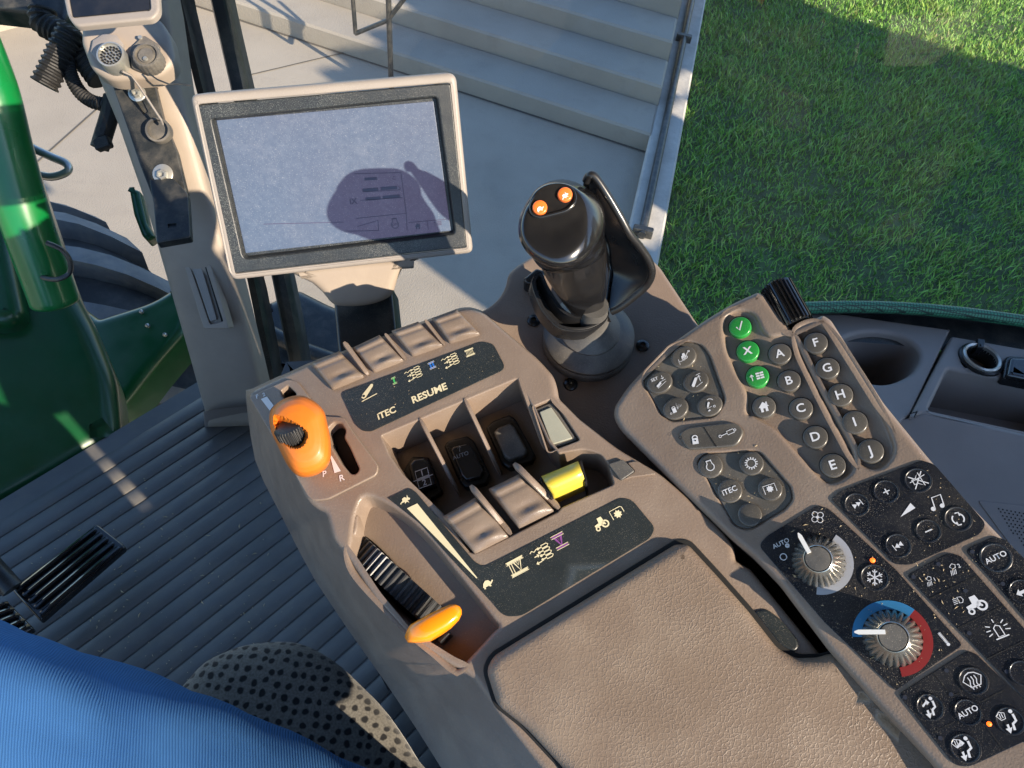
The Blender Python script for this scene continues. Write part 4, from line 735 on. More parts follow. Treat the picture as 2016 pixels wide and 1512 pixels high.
def scr(e):
    n, L = e['n'], e['L']
    sm_1 = e['ramp'](e['noi'](260, 6, .75), .42, .62); dd_ = e['ramp'](e['noi'](1500, 2), .62, .70); d3 = e['ramp'](e['noi'](45, 8, .85), .52, .62)
    lo = e['mixc'](e['ramp'](e['noi'](6, 2), .3, .7), (.040, .082, .135), (.060, .080, .120)); e['b'].inputs['Emission Color'].default_value = (.62, .36, .60, 1); e['b'].inputs['Emission Strength'].default_value = .045; c = e['mixc'](e['ramp'](sm_1, 0, 1, 0, .10), lo, (.20, .25, .32)); c = e['mixc'](e['ramp'](d3, 0, 1, 0, .07), c, (.34, .36, .40)); e['c'] = e['mixc'](e['ramp'](dd_, 0, 1, 0, .22), c, (.55, .56, .55))
M['screen'] = mk('dusty_screen', (.1, .1, .15), .42, 0, extra=scr, spec=.25)
b = MB(); b.slab(PM, SR, [], -.0058, -.0075, .0002, 1); b.build('screen_margin', M['dark'], mon)
b = MB(); b.slab(PM, SS, [], -.0050, -.0065, .0003, 2); sS = b.build('screen', M['screen'], mon)
M['faint'] = mk('faint_screen_print', (.045, .04, .085), .4); q = lambda pts: [zF(*p) for p in pts]
for a, c in (((860, 832), (1108, 806)), ((1108, 806), (1113, 890)), ((850, 610), (1082, 604)), ((1082, 604), (1108, 806)), ((865, 872), (968, 842)), ((968, 842), (971, 892)), ((800, 895), (971, 892)), ((1120, 852), (1320, 835)), ((1212, 846), (1218, 888)), ((900, 700), (1080, 690)), ((880, 742), (1090, 728)), ((1070, 672), (1080, 682)), ((1070, 690), (1080, 682)), ((400, 860), (800, 850))): seam(PM, zF(*a), zF(*c), 1.3, M['faint'], sS, -.0048)
for a in ([(890, 684), (968, 678), (970, 694), (892, 702)], [(980, 676), (1062, 670), (1064, 686), (982, 692)], [(905, 728), (980, 722), (982, 738), (907, 744)], [(990, 720), (1075, 712), (1078, 728), (992, 736)], [(900, 630), (962, 626), (963, 640), (901, 644)]): pxpoly(PM, q(a), -.0048, M['faint'], sS, 'screen_bar')
icon(eng, PM, *zF(1052, 858), 6, 13, M['faint'], sS, -.0048); text('kW', PM, *zF(1052, 862), 6, 6, M['faint'], sS, w=-.0048); icon(home, PM, *zF(1165, 870), 6, 8, M['faint'], sS, -.0048); icon(grid_, PM, *zF(1265, 856), 6, 8, M['faint'], sS, -.0048); text('C', PM, *zF(1047, 632), 6, 7, M['faint'], sS, w=-.0048); text('IX', PM, *zF(845, 748), 6, 11, M['faint'], sS, w=-.0048, bold=.02)
# neck and bracket
PNk = Plane(RM.T @ PM.n, (700, 560), .69)
nk = [(560, 1085), (1150, 1030), (1095, 1080), (1062, 1150), (1040, 1215), (985, 1250), (900, 1272), (800, 1275), (740, 1262), (690, 1205), (640, 1160)]
b = MB(); b.slab(Plane(RM.T @ PM.n, zF(850, 1150), -((RM.T @ (PM.P(*zF(850, 1150), -.022) - CAM))[2])), smooth([zF(*p) for p in nk], 3), [], 0, -.022, .006, 4, grid=.012); b.build('neck', M['tan2' if 0 else 'pillar'], mon)
d1 = -((RM.T @ (PM.P(*zF(890, 1200), -.036) - CAM))[2]); b = MB(); b.slab(Plane((-.05, .25, .96), zF(890, 1280), d1 + .01), rc([zF(742, 1200), zF(1035, 1160), zF(1062, 1420), zF(1075, 1600), zF(790, 1640), zF(765, 1450)], 5), [], 0, -.03, .003, 3); b.build('bracket', M['steel'], mon)
# ================================================================ front corner pillar
def vsweep(secs, name, mat, par, **k):
    b = MB(); b.rings(secs, closed=True, cap0=True, cap1=True); return b.build(name, mat, par, **k)
pil = thing('cab_pillar', hor(470, 830, 1.6), 'tan plastic front corner post of the cab, behind the display monitor', 'post')
def psec(l, r, dep, bulge, thick):
    L, Rr = at(*l, dep), at(*r, dep); n_ = RM @ np.array([0, .1, 1.]); out = []
    for t in np.linspace(0, math.pi, 15): c = math.cos(t); out.append((L + Rr) / 2 - (Rr - L) / 2 * math.copysign(abs(c) ** .8, c) + n_ * bulge * abs(math.sin(t)) ** .55)
    out += [Rr - n_ * thick, L - n_ * thick]; return out
keys = [(840, 412, 534, 1.36), (830, 412, 533, 1.345), (700, 376, 502, 1.29), (540, 330, 462, 1.22), (400, 290, 418, 1.17), (250, 238, 378, 1.13), (150, 196, 354, 1.11), (0, 160, 332, 1.07), (-120, 120, 308, 1.04)]
vsweep([psec((l, y), (r, y - 4), d, .02, .05) for y, l, r, d in keys[::-1]], 'post_body', M['pillar'], pil, ang=50)
b = MB(); b.rings([psec((405, 812), (536, 798), 1.32, .03, .05), psec((408, 838), (545, 812), 1.37, .035, .05), psec((412, 852), (548, 826), 1.42, .035, .05)], cap0=True, cap1=True); b.build('foot_cover', M['brown'], pil)
PPi = Plane((.05, .10, .99), (410, 560), 1.075)
PPi = quad_plane([(350, 480), (402, 465), (440, 625), (398, 640)], .055); PPi = Plane((-.12, .05, .99) if 0 else (.0, -.12, .99), (395, 560), 1.205)
b = MB(); b.slab(PPi, rc([zL(868, 470), zL(1002, 450), zL(1135, 925), zL(1010, 925)], 4), [(rc([zL(900, 495), zL(978, 480), zL(1108, 890), zL(1040, 905)], 3), .006, .001, True)], .004, -.02, .0015, 3); vf = b.build('vent_frame', M['pillar'], pil)
b = MB(); b.slab(PPi, rc([zL(912, 502), zL(962, 490), zL(1075, 880), zL(1042, 890)], 2), [], .003, -.004, .001); b.build('vent_slat', M['bezel'], vf)
b = MB(); b.slab(PPi, [zL(978, 488), zL(988, 486), zL(1106, 885), zL(1098, 890)], [], .0035, 0, .0002); b.build('vent_slot', M['slot'], vf)
# ---- mounting bracket on the post
PBr = Plane((.10, -.02, .99), (275, 290), 1.092)
br = thing('mounting_bracket', PBr.P(275, 300, 0), 'black steel mounting strip bolted to the tan post below the round connectors', 'bracket')
b = MB(); b.slab(PBr, rc([zG(650, 468), zG(905, 470), zG(962, 700), zG(1045, 900), zG(1105, 1150), zG(905, 1180), zG(820, 960), zG(760, 780)], 3), [(rc([zG(798, 585), zG(838, 585), zG(875, 660), zG(850, 675)], 3), .004, .0008, True)], .006, -.006, .0015, 3); b.build('strip', M['steel'], br)
b = MB(); b.slab(Plane((.10, .35, .93), (340, 420), 1.072), rc([zG(880, 1060), zG(1020, 1050), zG(1108, 1140), zG(1125, 1400), zG(925, 1435), zG(905, 1200)], 4), [(rc([zG(990, 1322), zG(1042, 1318), zG(1042, 1342), zG(992, 1345)], 1), .003, .0004, True)], .004, -.01, .0018, 3); b.build('foot', M['steel'], br)
def disc(pl, x, y, r, prof, mat, name, par, n=32, wref=0, **k):
    o, xx_, yy_ = frame_at(pl, x, y, 0, r, 0); R1 = np.linalg.norm(xx_); B = MB(); B.revolve(pl.P(x, y, wref) - pl.n * wref, pl.n, [(R1 * a, h, *( [c] if c else [])) for a, h, c in prof], n, **k); return B.build(name, mat, par)
for x, y, r in ((820, 560, 17), (972, 1035, 20)):
    w_ = disc(PBr, *zG(x, y), r, [(1, .005, 0), (1, .0075, 0), (.9, .0082, 0), (.02, .0082, 0)], M['metal'], 'washer', br); disc(PBr, *zG(x, y + 8), r * .55, [(1, .008, 0), (1, .013, 0), (.85, .0145, 0), (.55, .0145, 0), (.5, .010, 0), (.02, .010, 0)], M['metal'], 'bolt_head', w_, n=6)
# ---- connector housing
PCn = Plane((.05, .15, .985), (255, 90), 1.04)
cn = thing('connector_housing', PCn.P(250, 90, -.03), 'cream plastic housing with two round multi-pin connectors at the top left', 'connector box')
b = MB(); b.slab(PCn, rc([zG(478, 100) + (12,), zG(930, 85) + (20,), zG(1000, 200) + (8,), zG(1035, 370) + (22,), zG(930, 445) + (14,), zG(640, 468) + (20,), zG(530, 400) + (14,), zG(470, 240) + (10,)], 8, 6), [], 0, -.028, .009, 6, grid=.012); b.build('housing', M['pillar'], cn)
for k, (x, y) in enumerate(((655, 345), (862, 340))):
    bx = (655, 300) if k == 0 else (850, 310); mt = M['bezel'] if k == 0 else M['rubber']
    nutn = 6 if k == 0 else 20
    if k == 0:
        disc(PCn, *zG(645, 300), 33, [(1, 0, 0), (1, .006, 0), (.92, .007, 0), (.02, .007, 0)], mt, 'lock_nut', cn, n=8); cb = disc(PCn, *zG(655, 325), 27, [(1, 0, 0), (1.02, .02, 0), (.98, .0225, 0), (.86, .0230, 0), (.84, .019, 0), (.02, .019, 0)], M['metal'], 'connector', cn, wref=.020)
        o, xx_, yy_ = frame_at(PCn, *zG(655, 330), 0, 20, .0195); B = MB()
        for rr_, m_ in ((0, 1), (.33, 6), (.66, 12), (.93, 18)):
            for i in range(m_):
                t = 2 * math.pi * i / m_ + rr_; c = o + (xx_ * math.cos(t) + yy_ * math.sin(t)) * rr_; h = np.linalg.norm(xx_) * .11; B.rings([[PCn.xyz(c[0] + h * math.cos(a), c[1] + h * math.sin(a), w_) for a in np.linspace(0, 6.2832, 8, endpoint=False)] for w_ in (.0185, .0205)], cap1=True)
        B.build('pin_sockets', M['slot'], cb)
    else:
        B = MB(); B.slab(PCn, rc([zG(848, 205) + (6,), zG(938, 262) + (5,), zG(940, 400) + (6,), zG(860, 430) + (6,), zG(775, 400) + (6,), zG(765, 285) + (6,)], 5), [], .006, -.002, .0015, 3); B.build('flange', mt, cn)
        cb = disc(PCn, *zG(866, 330), 27, [(1, 0, .0004), (1, .018, .0004), (.92, .021, .0003), (.8, .0215, 0), (.78, .018, 0), (.6, .0185, 0), (.55, .0205, 0), (.02, .0215, 0)], mt, 'connector', cn, n=80, wref=.018, rib=1, nrib=20); disc(PCn, *zG(862, 352), 5, [(1, .021, 0), (.8, .0235, 0), (.05, .024, 0)], M['metal'], 'centre_pin', cb, wref=.02)
        disc(PCn, *zG(840, 238), 4.5, [(1, .006, 0), (.9, .0078, 0), (.1, .008, 0)], M['metal'], 'rivet', cn)
# lanyard with dust cap
cap_ = thing('dust_cap', PBr.P(*zG(965, 785), .012), 'round black rubber dust cap hanging on a cream strap from the left connector', 'dust cap')
o = disc(PBr, *zG(958, 790), 24, [(1, .004, 0), (1.04, .016, 0), (1.0, .019, 0), (.84, .0192, 0), (.82, .012, 0), (.02, .012, 0)], M['rubber'], 'cap', cap_)
b = MB(); b.tube([at(*zG(*p), d) for p, d in (((720, 420), 1.02), ((775, 445), 1.03), ((830, 520), 1.04), ((900, 630), 1.05), ((950, 705), 1.06), ((960, 730), 1.07))], .0032, 8, flat=.5); b.build('strap', M['bezel'], cap_)
b = MB(); b.tube([at(*zG(*p), 1.02) for p in ((880, 435), (930, 470), (1000, 498), (1060, 495), (1130, 505))], .0011, 6); wr = b.build('loose_wire', M['steel'], None, label='thin dark wire hanging loose below the right round connector', cat='wire')
# ---- small monitor
PMm = Plane((.02, .25, .97), (215, 10), .93)
mm = thing('small_monitor', PMm.P(215, 0, -.02), 'small cream framed display cut off by the top edge above the connectors', 'display')
b = MB(); b.slab(PMm, rc([zG(350, -130) + (8,), zG(925, -190) + (8,), zG(940, 65) + (14,), zG(900, 110) + (8,), zG(440, 155) + (14,), zG(395, 90) + (8,)], 8), [(rc([zG(385, -110) + (4,), zG(875, -160) + (4,), zG(893, 62) + (8,), zG(425, 108) + (10,)], 5), .004, .001, True)], 0, -.009, .003, 4); b.build('frame', M['bezel'], mm)
b = MB(); b.slab(PMm, rc([zG(390, -105), zG(870, -150), zG(886, 58), zG(430, 102)], 4), [], -.0028, -.0045, .0003); b.build('screen', M['gloss'], mm)
# ---- black frame bars right of the post
def bar(pts, hw, depth, name, mat, label, cat, group=None, tk=.03):
    b = MB(); ds = depth if hasattr(depth, '__len__') else [depth] * len(pts); rr = []
    for (x, y), d in zip(pts, ds):
        hx = hw; a, c = at(x - hx, y, d), at(x + hx, y, d); n_ = RM @ np.array([0, .1, 1.]); e = (c - a) * .18; rr.append([a, a + n_ * tk * .6 + 0 * e, a + e + n_ * tk, c - e + n_ * tk, c + n_ * tk * .6, c, c - n_ * tk, a - n_ * tk])
    b.rings(rr, cap0=True, cap1=True); return b.build(name, mat, None, label=label, cat=cat, group=group)
bar([(350, -60), (362, 0), (405, 183), (505, 560), (545, 760)], 10, [1.14, 1.18, 1.22, 1.36, 1.5], 'window_seal', M['steel'], 'slim black rubber seal running down beside the tan post', 'seal')
bar([(425, -60), (437, 0), (478, 180), (560, 560), (600, 760)], 17, [1.18, 1.22, 1.27, 1.42, 1.58], 'door_frame', M['steel'], 'broad black door frame upright between post and display', 'door frame')
# ================================================================ cab floor
FZ = 1.6
PF = Plane(upc, (400, 1100), (CAM[2] - FZ) / -ray(400, 1100)[2])
fd = hor(402, 831, FZ) - hor(0, 1086, FZ); fd /= np.linalg.norm(fd); fp = np.array([-fd[1], fd[0], 0]) * -1        # along the ribs, towards the seat
base = hor(0, 1008, FZ); M['mat'] = mk('floor_mat', (.100, .096, .090), .5, .25, 500, .15, 9, smudge=.5, dcol=(.16, .14, .11), dust=.2)
cf = tag(bpy.data.objects.new('cab_floor', None), kind='structure'); COL.objects.link(cf); cf['_o'] = [float(q) for q in hor(400, 1100, FZ)]; cf.location = cf['_o']

def wall_s(o):      # distance along the rib to the window line
    g_ = np.array([.965, -.262]); n_ = np.array([.262, .965]); w0_ = np.array([-.40, .815]); return float((w0_ - o[:2]) @ n_ / (fd[:2] @ n_))
b = MB(); A0 = base - fd * .9 - fp * .02; A1 = base - fp * .02; A2 = A0 + fp * 1.3; cs = [A0, A1 + fd * min(.40, wall_s(A1)), A1 + fp * .09 + fd * wall_s(A1 + fp * .09), A2 + fd * wall_s(A2), A2]; b.rings([[c - np.array([0, 0, .05]) for c in cs], cs], cap0=True, cap1=True); b.build('mat', M['mat'], cf)
for i in range(27):
    o = base + fp * (.030 + i * .0305); L0, L1 = -.55, min(.40 if i < 3 else 9, wall_s(o) - .012); e = .003
    rr = []
    for s_, ww in ((L0, .6), (L0 + .01, 1), (L1 - .01, 1), (L1, .6)):
        c = o + fd * s_; rr.append([c + fp * q * ww + np.array([0, 0, z]) for q, z in ((-.0143, -.002), (-.0138, .0014), (-.0126, .0022), (.0126, .0022), (.0138, .0014), (.0143, -.002))])
    b = MB(); b.rings(rr, cap0=True, cap1=True); b.build('rib', M['mat'], cf)
# pedal
def pedal(c4, z, name, label, nrib=5):
    t = thing(name, hor(*c4[0], z) - np.array([0, 0, .02]), label, 'pedal'); pl = Plane(upc, c4[0], (CAM[2] - z) / -ray(*c4[0])[2])
    b = MB(); b.slab(pl, rc(c4, 7), [], 0, -.012, .004, 4); b.build('plate', M['gloss'], t)
    for i in range(nrib):
        t0 = (i + .5) / nrib; a = quadpx(c4, t0, .06); c = quadpx(c4, t0, .94); b = MB(); b.tube([pl.P(*a, .001), pl.P(*((a * .98 + c * .02)), .003), pl.P(*((a * .02 + c * .98)), .003), pl.P(*c, .001)], .0036, 8); b.build('tread_rib', M['gloss'], t)
    return t
ped1 = pedal([(22, 1160), (78, 1222), (248, 1075), (190, 1030)], 1.685, 'pedal', 'black ribbed accelerator pedal on the cab floor at the left edge')
pedal([(-60, 1190), (-90, 1260), (32, 1262), (66, 1235), (10, 1190)][:0] or [(-70, 1200), (-30, 1290), (66, 1236), (12, 1182)], 1.70, 'pedal', 'second black pedal with glossy ribs, just above the blue trouser leg')
b = MB(); b.tube([hor(25, 1160, 1.70), hor(-20, 1110, 1.72), hor(-80, 1090, 1.78)], .014, 10); b.build('arm', M['steel'], ped1)
# dark filler box under the monitor: step outside
# ================================================================ right-hand trim
TZ = 2.25
def PZ(z, x=1850, y=700): return Plane(upc, (x, y), (CAM[2] - z) / -ray(x, y)[2])
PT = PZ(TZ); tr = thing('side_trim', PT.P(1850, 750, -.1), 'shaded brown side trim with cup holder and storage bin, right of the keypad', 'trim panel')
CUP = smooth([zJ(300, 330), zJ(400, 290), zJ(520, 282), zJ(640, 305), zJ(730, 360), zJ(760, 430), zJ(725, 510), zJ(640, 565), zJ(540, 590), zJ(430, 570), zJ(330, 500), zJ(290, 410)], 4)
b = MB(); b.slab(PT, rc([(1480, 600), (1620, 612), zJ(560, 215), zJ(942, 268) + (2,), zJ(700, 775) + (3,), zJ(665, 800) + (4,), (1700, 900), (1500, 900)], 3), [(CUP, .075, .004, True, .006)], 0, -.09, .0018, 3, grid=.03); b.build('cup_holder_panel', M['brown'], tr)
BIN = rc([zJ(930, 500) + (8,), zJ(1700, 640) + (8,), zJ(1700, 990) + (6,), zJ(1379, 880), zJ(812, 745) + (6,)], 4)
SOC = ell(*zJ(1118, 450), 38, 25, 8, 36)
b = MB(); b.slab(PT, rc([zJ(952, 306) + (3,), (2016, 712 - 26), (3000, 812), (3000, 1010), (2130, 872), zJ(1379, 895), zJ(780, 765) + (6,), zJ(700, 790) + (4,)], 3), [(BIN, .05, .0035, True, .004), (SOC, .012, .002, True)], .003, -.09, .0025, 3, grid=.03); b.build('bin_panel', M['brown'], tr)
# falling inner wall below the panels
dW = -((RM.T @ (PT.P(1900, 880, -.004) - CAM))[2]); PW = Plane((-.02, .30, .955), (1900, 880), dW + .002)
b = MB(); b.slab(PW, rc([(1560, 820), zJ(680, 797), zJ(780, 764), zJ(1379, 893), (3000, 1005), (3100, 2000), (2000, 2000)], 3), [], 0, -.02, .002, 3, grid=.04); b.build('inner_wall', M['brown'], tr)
so_ = thing('power_socket', PT.P(*zJ(1118, 450), 0), 'round power outlet with chrome ring in the right side trim', 'power outlet')
o_, xx_, yy_ = frame_at(PT, *zJ(1118, 450), 0, 35, .004); R1 = np.linalg.norm(xx_)
b = MB(); b.revolve(PT.P(*zJ(1118, 450), .003), PT.n, [(R1 * 1.12, 0), (R1 * 1.1, .002), (R1 * 1.02, .003), (R1 * .98, .001)], 40, cap=False); b.build('collar', M['black'], so_)
b = MB(); b.revolve(PT.P(*zJ(1118, 448), .004), PT.n, [(R1 * .98, 0), (R1 * .97, .004), (R1 * .9, .0052), (R1 * .80, .004), (R1 * .80, -.002)], 40, cap=False); b.build('ring', M['metal'], so_)
b = MB(); b.revolve(PT.P(*zJ(1118, 448), .004), PT.n, [(R1 * .80, .001), (R1 * .78, -.028), (R1 * .02, -.029)], 32, cap=False); b.build('barrel', M['slot'], so_)
b = MB(); b.slab(PT, rc([zJ(1103, 320), zJ(1150, 325), zJ(1145, 375), zJ(1108, 372)], 2), [], .010, -.002, .001); b.build('hinge_tab', M['black'], so_)
sw = thing('rocker_switch', PT.P(2005, 720, 0), 'black rocker switch at the right edge, beside the chrome-ringed power outlet', 'switch')
b = MB(); b.slab(PT, rc([zJ(1275, 420) + (8,), zJ(1500, 430), zJ(1500, 600), zJ(1255, 550) + (8,)], 6), [], .008, -.002, .003, 4); b.build('bezel', M['black'], sw)
b = MB(); b.slab(PT, rc([zJ(1300, 430) + (5,), zJ(1500, 440), zJ(1500, 580), zJ(1282, 535) + (5,)], 5), [], .012, .004, .003, 4); b.build('rocker', M['gloss'], sw)
sg = thing('speaker_grille', PT.P(2000, 1040, -.2), 'small perforated dark speaker grille at the right edge below the side trim', 'speaker')
PG = PW; b = MB(); b.slab(PG, rc([(1925, 985), (2140, 1010), (2160, 1180), (2060, 1170)], 8), [], .0008, -.002, .0005); b.build('panel', M['brown'], sg)
B = MB()
for i in range(14):
    for j in range(16):
        x, y = 1958 + i * 8.2 + (j % 2) * 4.1, 1000 + j * 6.2 + i * 1.6
        if y < 1000 + (x - 1958) * 1.35 and y > 992 + (x - 1950) * .12: o_, xa, ya = frame_at(PG, x, y, 0, 1.7, .0011); B.rings([[PG.xyz(*(o_ + xa * math.cos(a) + ya * math.sin(a)), .0011) for a in np.linspace(0, 6.2832, 7, endpoint=False)], [PG.xyz(*(o_ + .1 * (xa * math.cos(a) + ya * math.sin(a))), .00112) for a in np.linspace(0, 6.2832, 7, endpoint=False)]], cap1=True)
sgp = B.build('perforations', M['slot'], sg, kind='stuff')
# window rubber and seal
sl0 = [(1500, 612), (1590, 606), (1700, 604), (1800, 608), (1900, 617), (2016, 632), (2200, 655), (2600, 712), (3000, 780)]; sp_ = smooth([(*p, 0.) for p in sl0], 8, False)
P1_ = [PZ(TZ + .014).P(p[0], p[1]) for p in sp_]
def sealx(e):
    a = vor(e, 330, rnd=.15); e['c'] = e['mixc'](e['ramp'](a, .05, .16), (.006, .03, .02), (.05, .24, .13))
M['seal'] = mk('green_dotted_seal', (.05, .2, .12), .5, .5, 600, extra=sealx)
b = MB(); b.tube(P1_, .0060, 12); b.build('window_seal', M['seal'], None, label='green dotted rubber edging along the lower edge of the side window', cat='window seal')
b = MB(); lo_ = [(p[0], p[1] + 30 + (p[0] - 1500) * .05) for p in sp_]; b.rings([[PT.P(p[0], p[1], .008) for p in sp_], [PT.P(p[0], p[1] + 12, .006) for p in sp_], [PT.P(p[0], p[1] + 14, -.004) for p in sp_], [PT.P(*p, -.006) for p in lo_], [PT.P(p[0], p[1] + 30, -.008) for p in lo_]], closed=False); b.build('window_ledge', M['steel'], None, label='dark rubber ledge between the green edging and the brown side trim', cat='ledge')
# ================================================================ driver's seat and leg
seat = thing('seat_cushion', hor(560, 1420, 1.85), 'grey fabric seat cushion with dark woven dots, bottom left of the console', 'seat')
def dots(e):
    a = vor(e, 100, 'F1', .3, distort=.006, dim='2D'); f = e['ramp'](a, .22, .34); n2 = e['noi'](500, 3); q_ = e['ramp'](n2, .35, .65, .75, 1.2); c = e['mixc'](f, (.012, .012, .014), (.165, .155, .135)); m2 = e['n'].new('ShaderNodeMix'); m2.data_type = 'RGBA'; m2.blend_type = 'MULTIPLY'; m2.inputs[0].default_value = 1; e['L'].new(c, m2.inputs[6]); e['L'].new(q_, m2.inputs[7]); e['c'] = m2.outputs[2]
M['seat'] = mk('dotted_seat_fabric', (.2, .18, .14), .9, .6, 700, extra=dots, sheen=.2, spec=.2)
SO = smooth([(300, 1420), (345, 1368), (390, 1320), (436, 1296), (484, 1281), (557, 1275), (608, 1285), (668, 1320), (720, 1368), (768, 1418), (830, 1512), (900, 1640), (700, 1900), (200, 1900), (150, 1600)], 4)
SO = [(x, y - 26) for x, y in SO]; PSe = Plane(upc, (560, 1400), .665); b = MB()
cs_ = np.mean([PSe.uv(*p) for p in SO], 0); rr = []; SU = [np.array(PSe.uv(*p)) for p in SO]
for k, h in ((1.0, -.14), (1.0, -.05), (.985, -.025), (.95, -.008), (.88, .0), (.75, .006), (.5, .008), (.2, .009), (.02, .009)): rr.append([PSe.xyz(*(cs_ + (p - cs_) * k), h) for p in SU])
b.rings(rr, cap1=True); b.build('cushion', M['seat'], seat, ang=80)
def cord(e):
    n, L = e['n'], e['L']; q = n.new('ShaderNodeTexWave'); q.inputs['Scale'].default_value = 105; q.inputs['Distortion'].default_value = .5; q.inputs['Detail'].default_value = 2; q.bands_direction = 'DIAGONAL'
    mp = n.new('ShaderNodeMapping'); mp.inputs['Rotation'].default_value = (0, 0, R_(-25)); L.new(e['co'], mp.inputs[0]); mp2 = n.new('ShaderNodeTexWave'); mp2.bands_direction = 'X'; mp2.inputs['Scale'].default_value = 190; mp2.inputs['Distortion'].default_value = .6; mp2.inputs['Detail Scale'].default_value = 2; L.new(mp.outputs[0], mp2.inputs['Vector'])
    m2 = n.new('ShaderNodeMix'); m2.data_type = 'RGBA'; m2.blend_type = 'MULTIPLY'; m2.inputs[0].default_value = 1; L.new(e['c'], m2.inputs[6]); L.new(e['ramp'](mp2.outputs['Fac'], 0, 1, .84, 1.10), m2.inputs[7]); e['c'] = m2.outputs[2]; e['h'] = mp2.outputs['Fac']
M['jeans'] = mk('blue_corduroy', (.046, .145, .345), .95, .5, 900, .10, 16, extra=cord, spec=.1)
leg = thing('person', at(200, 1480, .60), 'seated person, only a thigh in bright blue ribbed cotton trousers showing at the bottom left', 'person')
ctl = [(-480, 1630, .78, .050), (-430, 1490, .66, .062), (-330, 1405, .585, .072), (-200, 1420, .555, .076), (-77, 1466, .53, .078), (130, 1552, .525, .082), (340, 1658, .52, .088), (560, 1790, .52, .094), (800, 1940, .54, .105), (1000, 2100, .58, .11)]
ct = smooth([(c[0], c[1], c[2]) for c in ctl], 6, False); rd = np.interp(np.linspace(0, len(ctl) - 1, len(ct)), range(len(ctl)), [c[3] for c in ctl])
pts = [at(*c) for c in ct]; b = MB(); b.tube(pts, list(rd), 48)
V = np.array(b.v)
for i in range(len(V)):
    nz = noise.noise(Vector(V[i] * np.array([7, 7, 7]))) * .006 + abs(noise.noise(Vector((V[i][0] * 14 + V[i][1] * 20, V[i][1] * 9 - V[i][0] * 4, V[i][2] * 12)))) * .011; c = V[i]; j = np.argmin([np.linalg.norm(c - p) for p in pts]); d = c - pts[j]; V[i] = c + d / (np.linalg.norm(d) + 1e-9) * nz
b.v = [tuple(p) for p in V]; b.build('trouser_leg', M['jeans'], leg, ang=80)
# ================================================================ outside: ground, steps, kerb, grass
def concx(e):
    f = e['ramp'](e['noi'](.8, 4, .5), .3, .8); e['c'] = e['mixc'](f, e['c'], (.36, .315, .25)); g = e['ramp'](e['noi'](5, 8, .7), .55, .72, 0, .38); e['c'] = e['mixc'](g, e['c'], (.22, .19, .16))
M['conc'] = mk('concrete', (.285, .25, .20), .85, .8, 120, .1, 3, extra=concx, bdist=.004)
M['concstep'] = mk('step_concrete', (.262, .235, .195), .85, .8, 100, .1, 4, extra=concx, bdist=.004)
M['soil'] = mk('lawn_soil', (.06, .09, .03), .95, .5, 60, .4, 8, bdist=.01)
def struct(b, name, mat, **k): o = b.build(name, mat, None, **k); o['kind'] = 'structure'; return o
Ke = np.array([.36, 3.2, 0]) * 0 + (hor(1340, 0, .12) - hor(1232, 470, .12)); Ke /= np.linalg.norm(Ke)       # direction of the kerb
K0 = hor(1235, 460, .12); K1 = hor(1305, 470, .12); kn = np.array([Ke[1], -Ke[0], 0]); kw = (K1 - K0) @ kn; K0[2] = 0
kA, kB = K0 - Ke * 2.6, K0 + Ke * 9
b = MB(); g0 = [np.array(p, float) for p in ((-60, -60, 0), (60, -60, 0), (60, 60, 0), (-60, 60, 0))]; b.add(g0, [(0, 1, 2, 3)]); struct(b, 'ground', M['conc'])
# lawn bed: a raised sheet right of the kerb
lw = [kA + kn * (kw - .02) - Ke * 6, kA + kn * (kw + 22) - Ke * 6, kB + kn * (kw + 22) + Ke * 6, kB + kn * (kw - .02) + Ke * 6]
b = MB(); b.rings([[p for p in lw], [p + np.array([0, 0, .05]) for p in lw]], cap1=True); struct(b, 'lawn', M['soil'])
def quadbox(a, c, wv, z0, z1, bev=.012, c2=None):
    q = [a, c, c + wv if c2 is None else c2, a + wv]; n1 = (c - a) / np.linalg.norm(c - a); n2 = wv / np.linalg.norm(wv); ins = [q[0] + (n1 + n2) * bev, q[1] + (n2 - n1) * bev, q[2] - (n1 + n2) * bev, q[3] + (n1 - n2) * bev]; Z = lambda P_, z: [np.array([p[0], p[1], z]) for p in P_]
    B = MB(); B.rings([Z(q, z0), Z(q, z1 - bev), Z(ins, z1)], cap0=True, cap1=True); return B
kerb = quadbox(kA, kB, kn * kw, -.05, .12); M['kerb'] = mk('kerb_concrete', (.44, .41, .36), .8, .5, 50, .14, 6, smudge=.35, dcol=(.30, .27, .22), bdist=.004); kb = kerb.build('kerb', M['kerb'], None, label='pale concrete kerb between the grass and the paving, carrying a dark pipe', cat='kerb')
pp = thing('drain_pipe', K0 + kn * kw * .45 + np.array([0, 0, .12]), 'dark slim pipe clipped along the top of the pale kerb', 'pipe')
pa, pb = K0 + kn * kw * .40 - Ke * .02 + np.array([0, 0, .145]), kB + kn * kw * .50 + np.array([0, 0, .145]); b = MB(); b.tube([pa, pb], .024, 12); b.build('tube', M['steel'], pp)
for px_, py_ in ((1358, 78), (1268, 458)):
    q = hor(px_, py_, .14); s_ = (q - pa) @ (pb - pa) / np.linalg.norm(pb - pa); c = pa + (pb - pa) / np.linalg.norm(pb - pa) * s_; B = MB(); B.box(c - np.array([0, 0, .002]), kn * .055, Ke * .02, np.array([0, 0, .027]), .006); B.build('clip', M['steel'], pp)
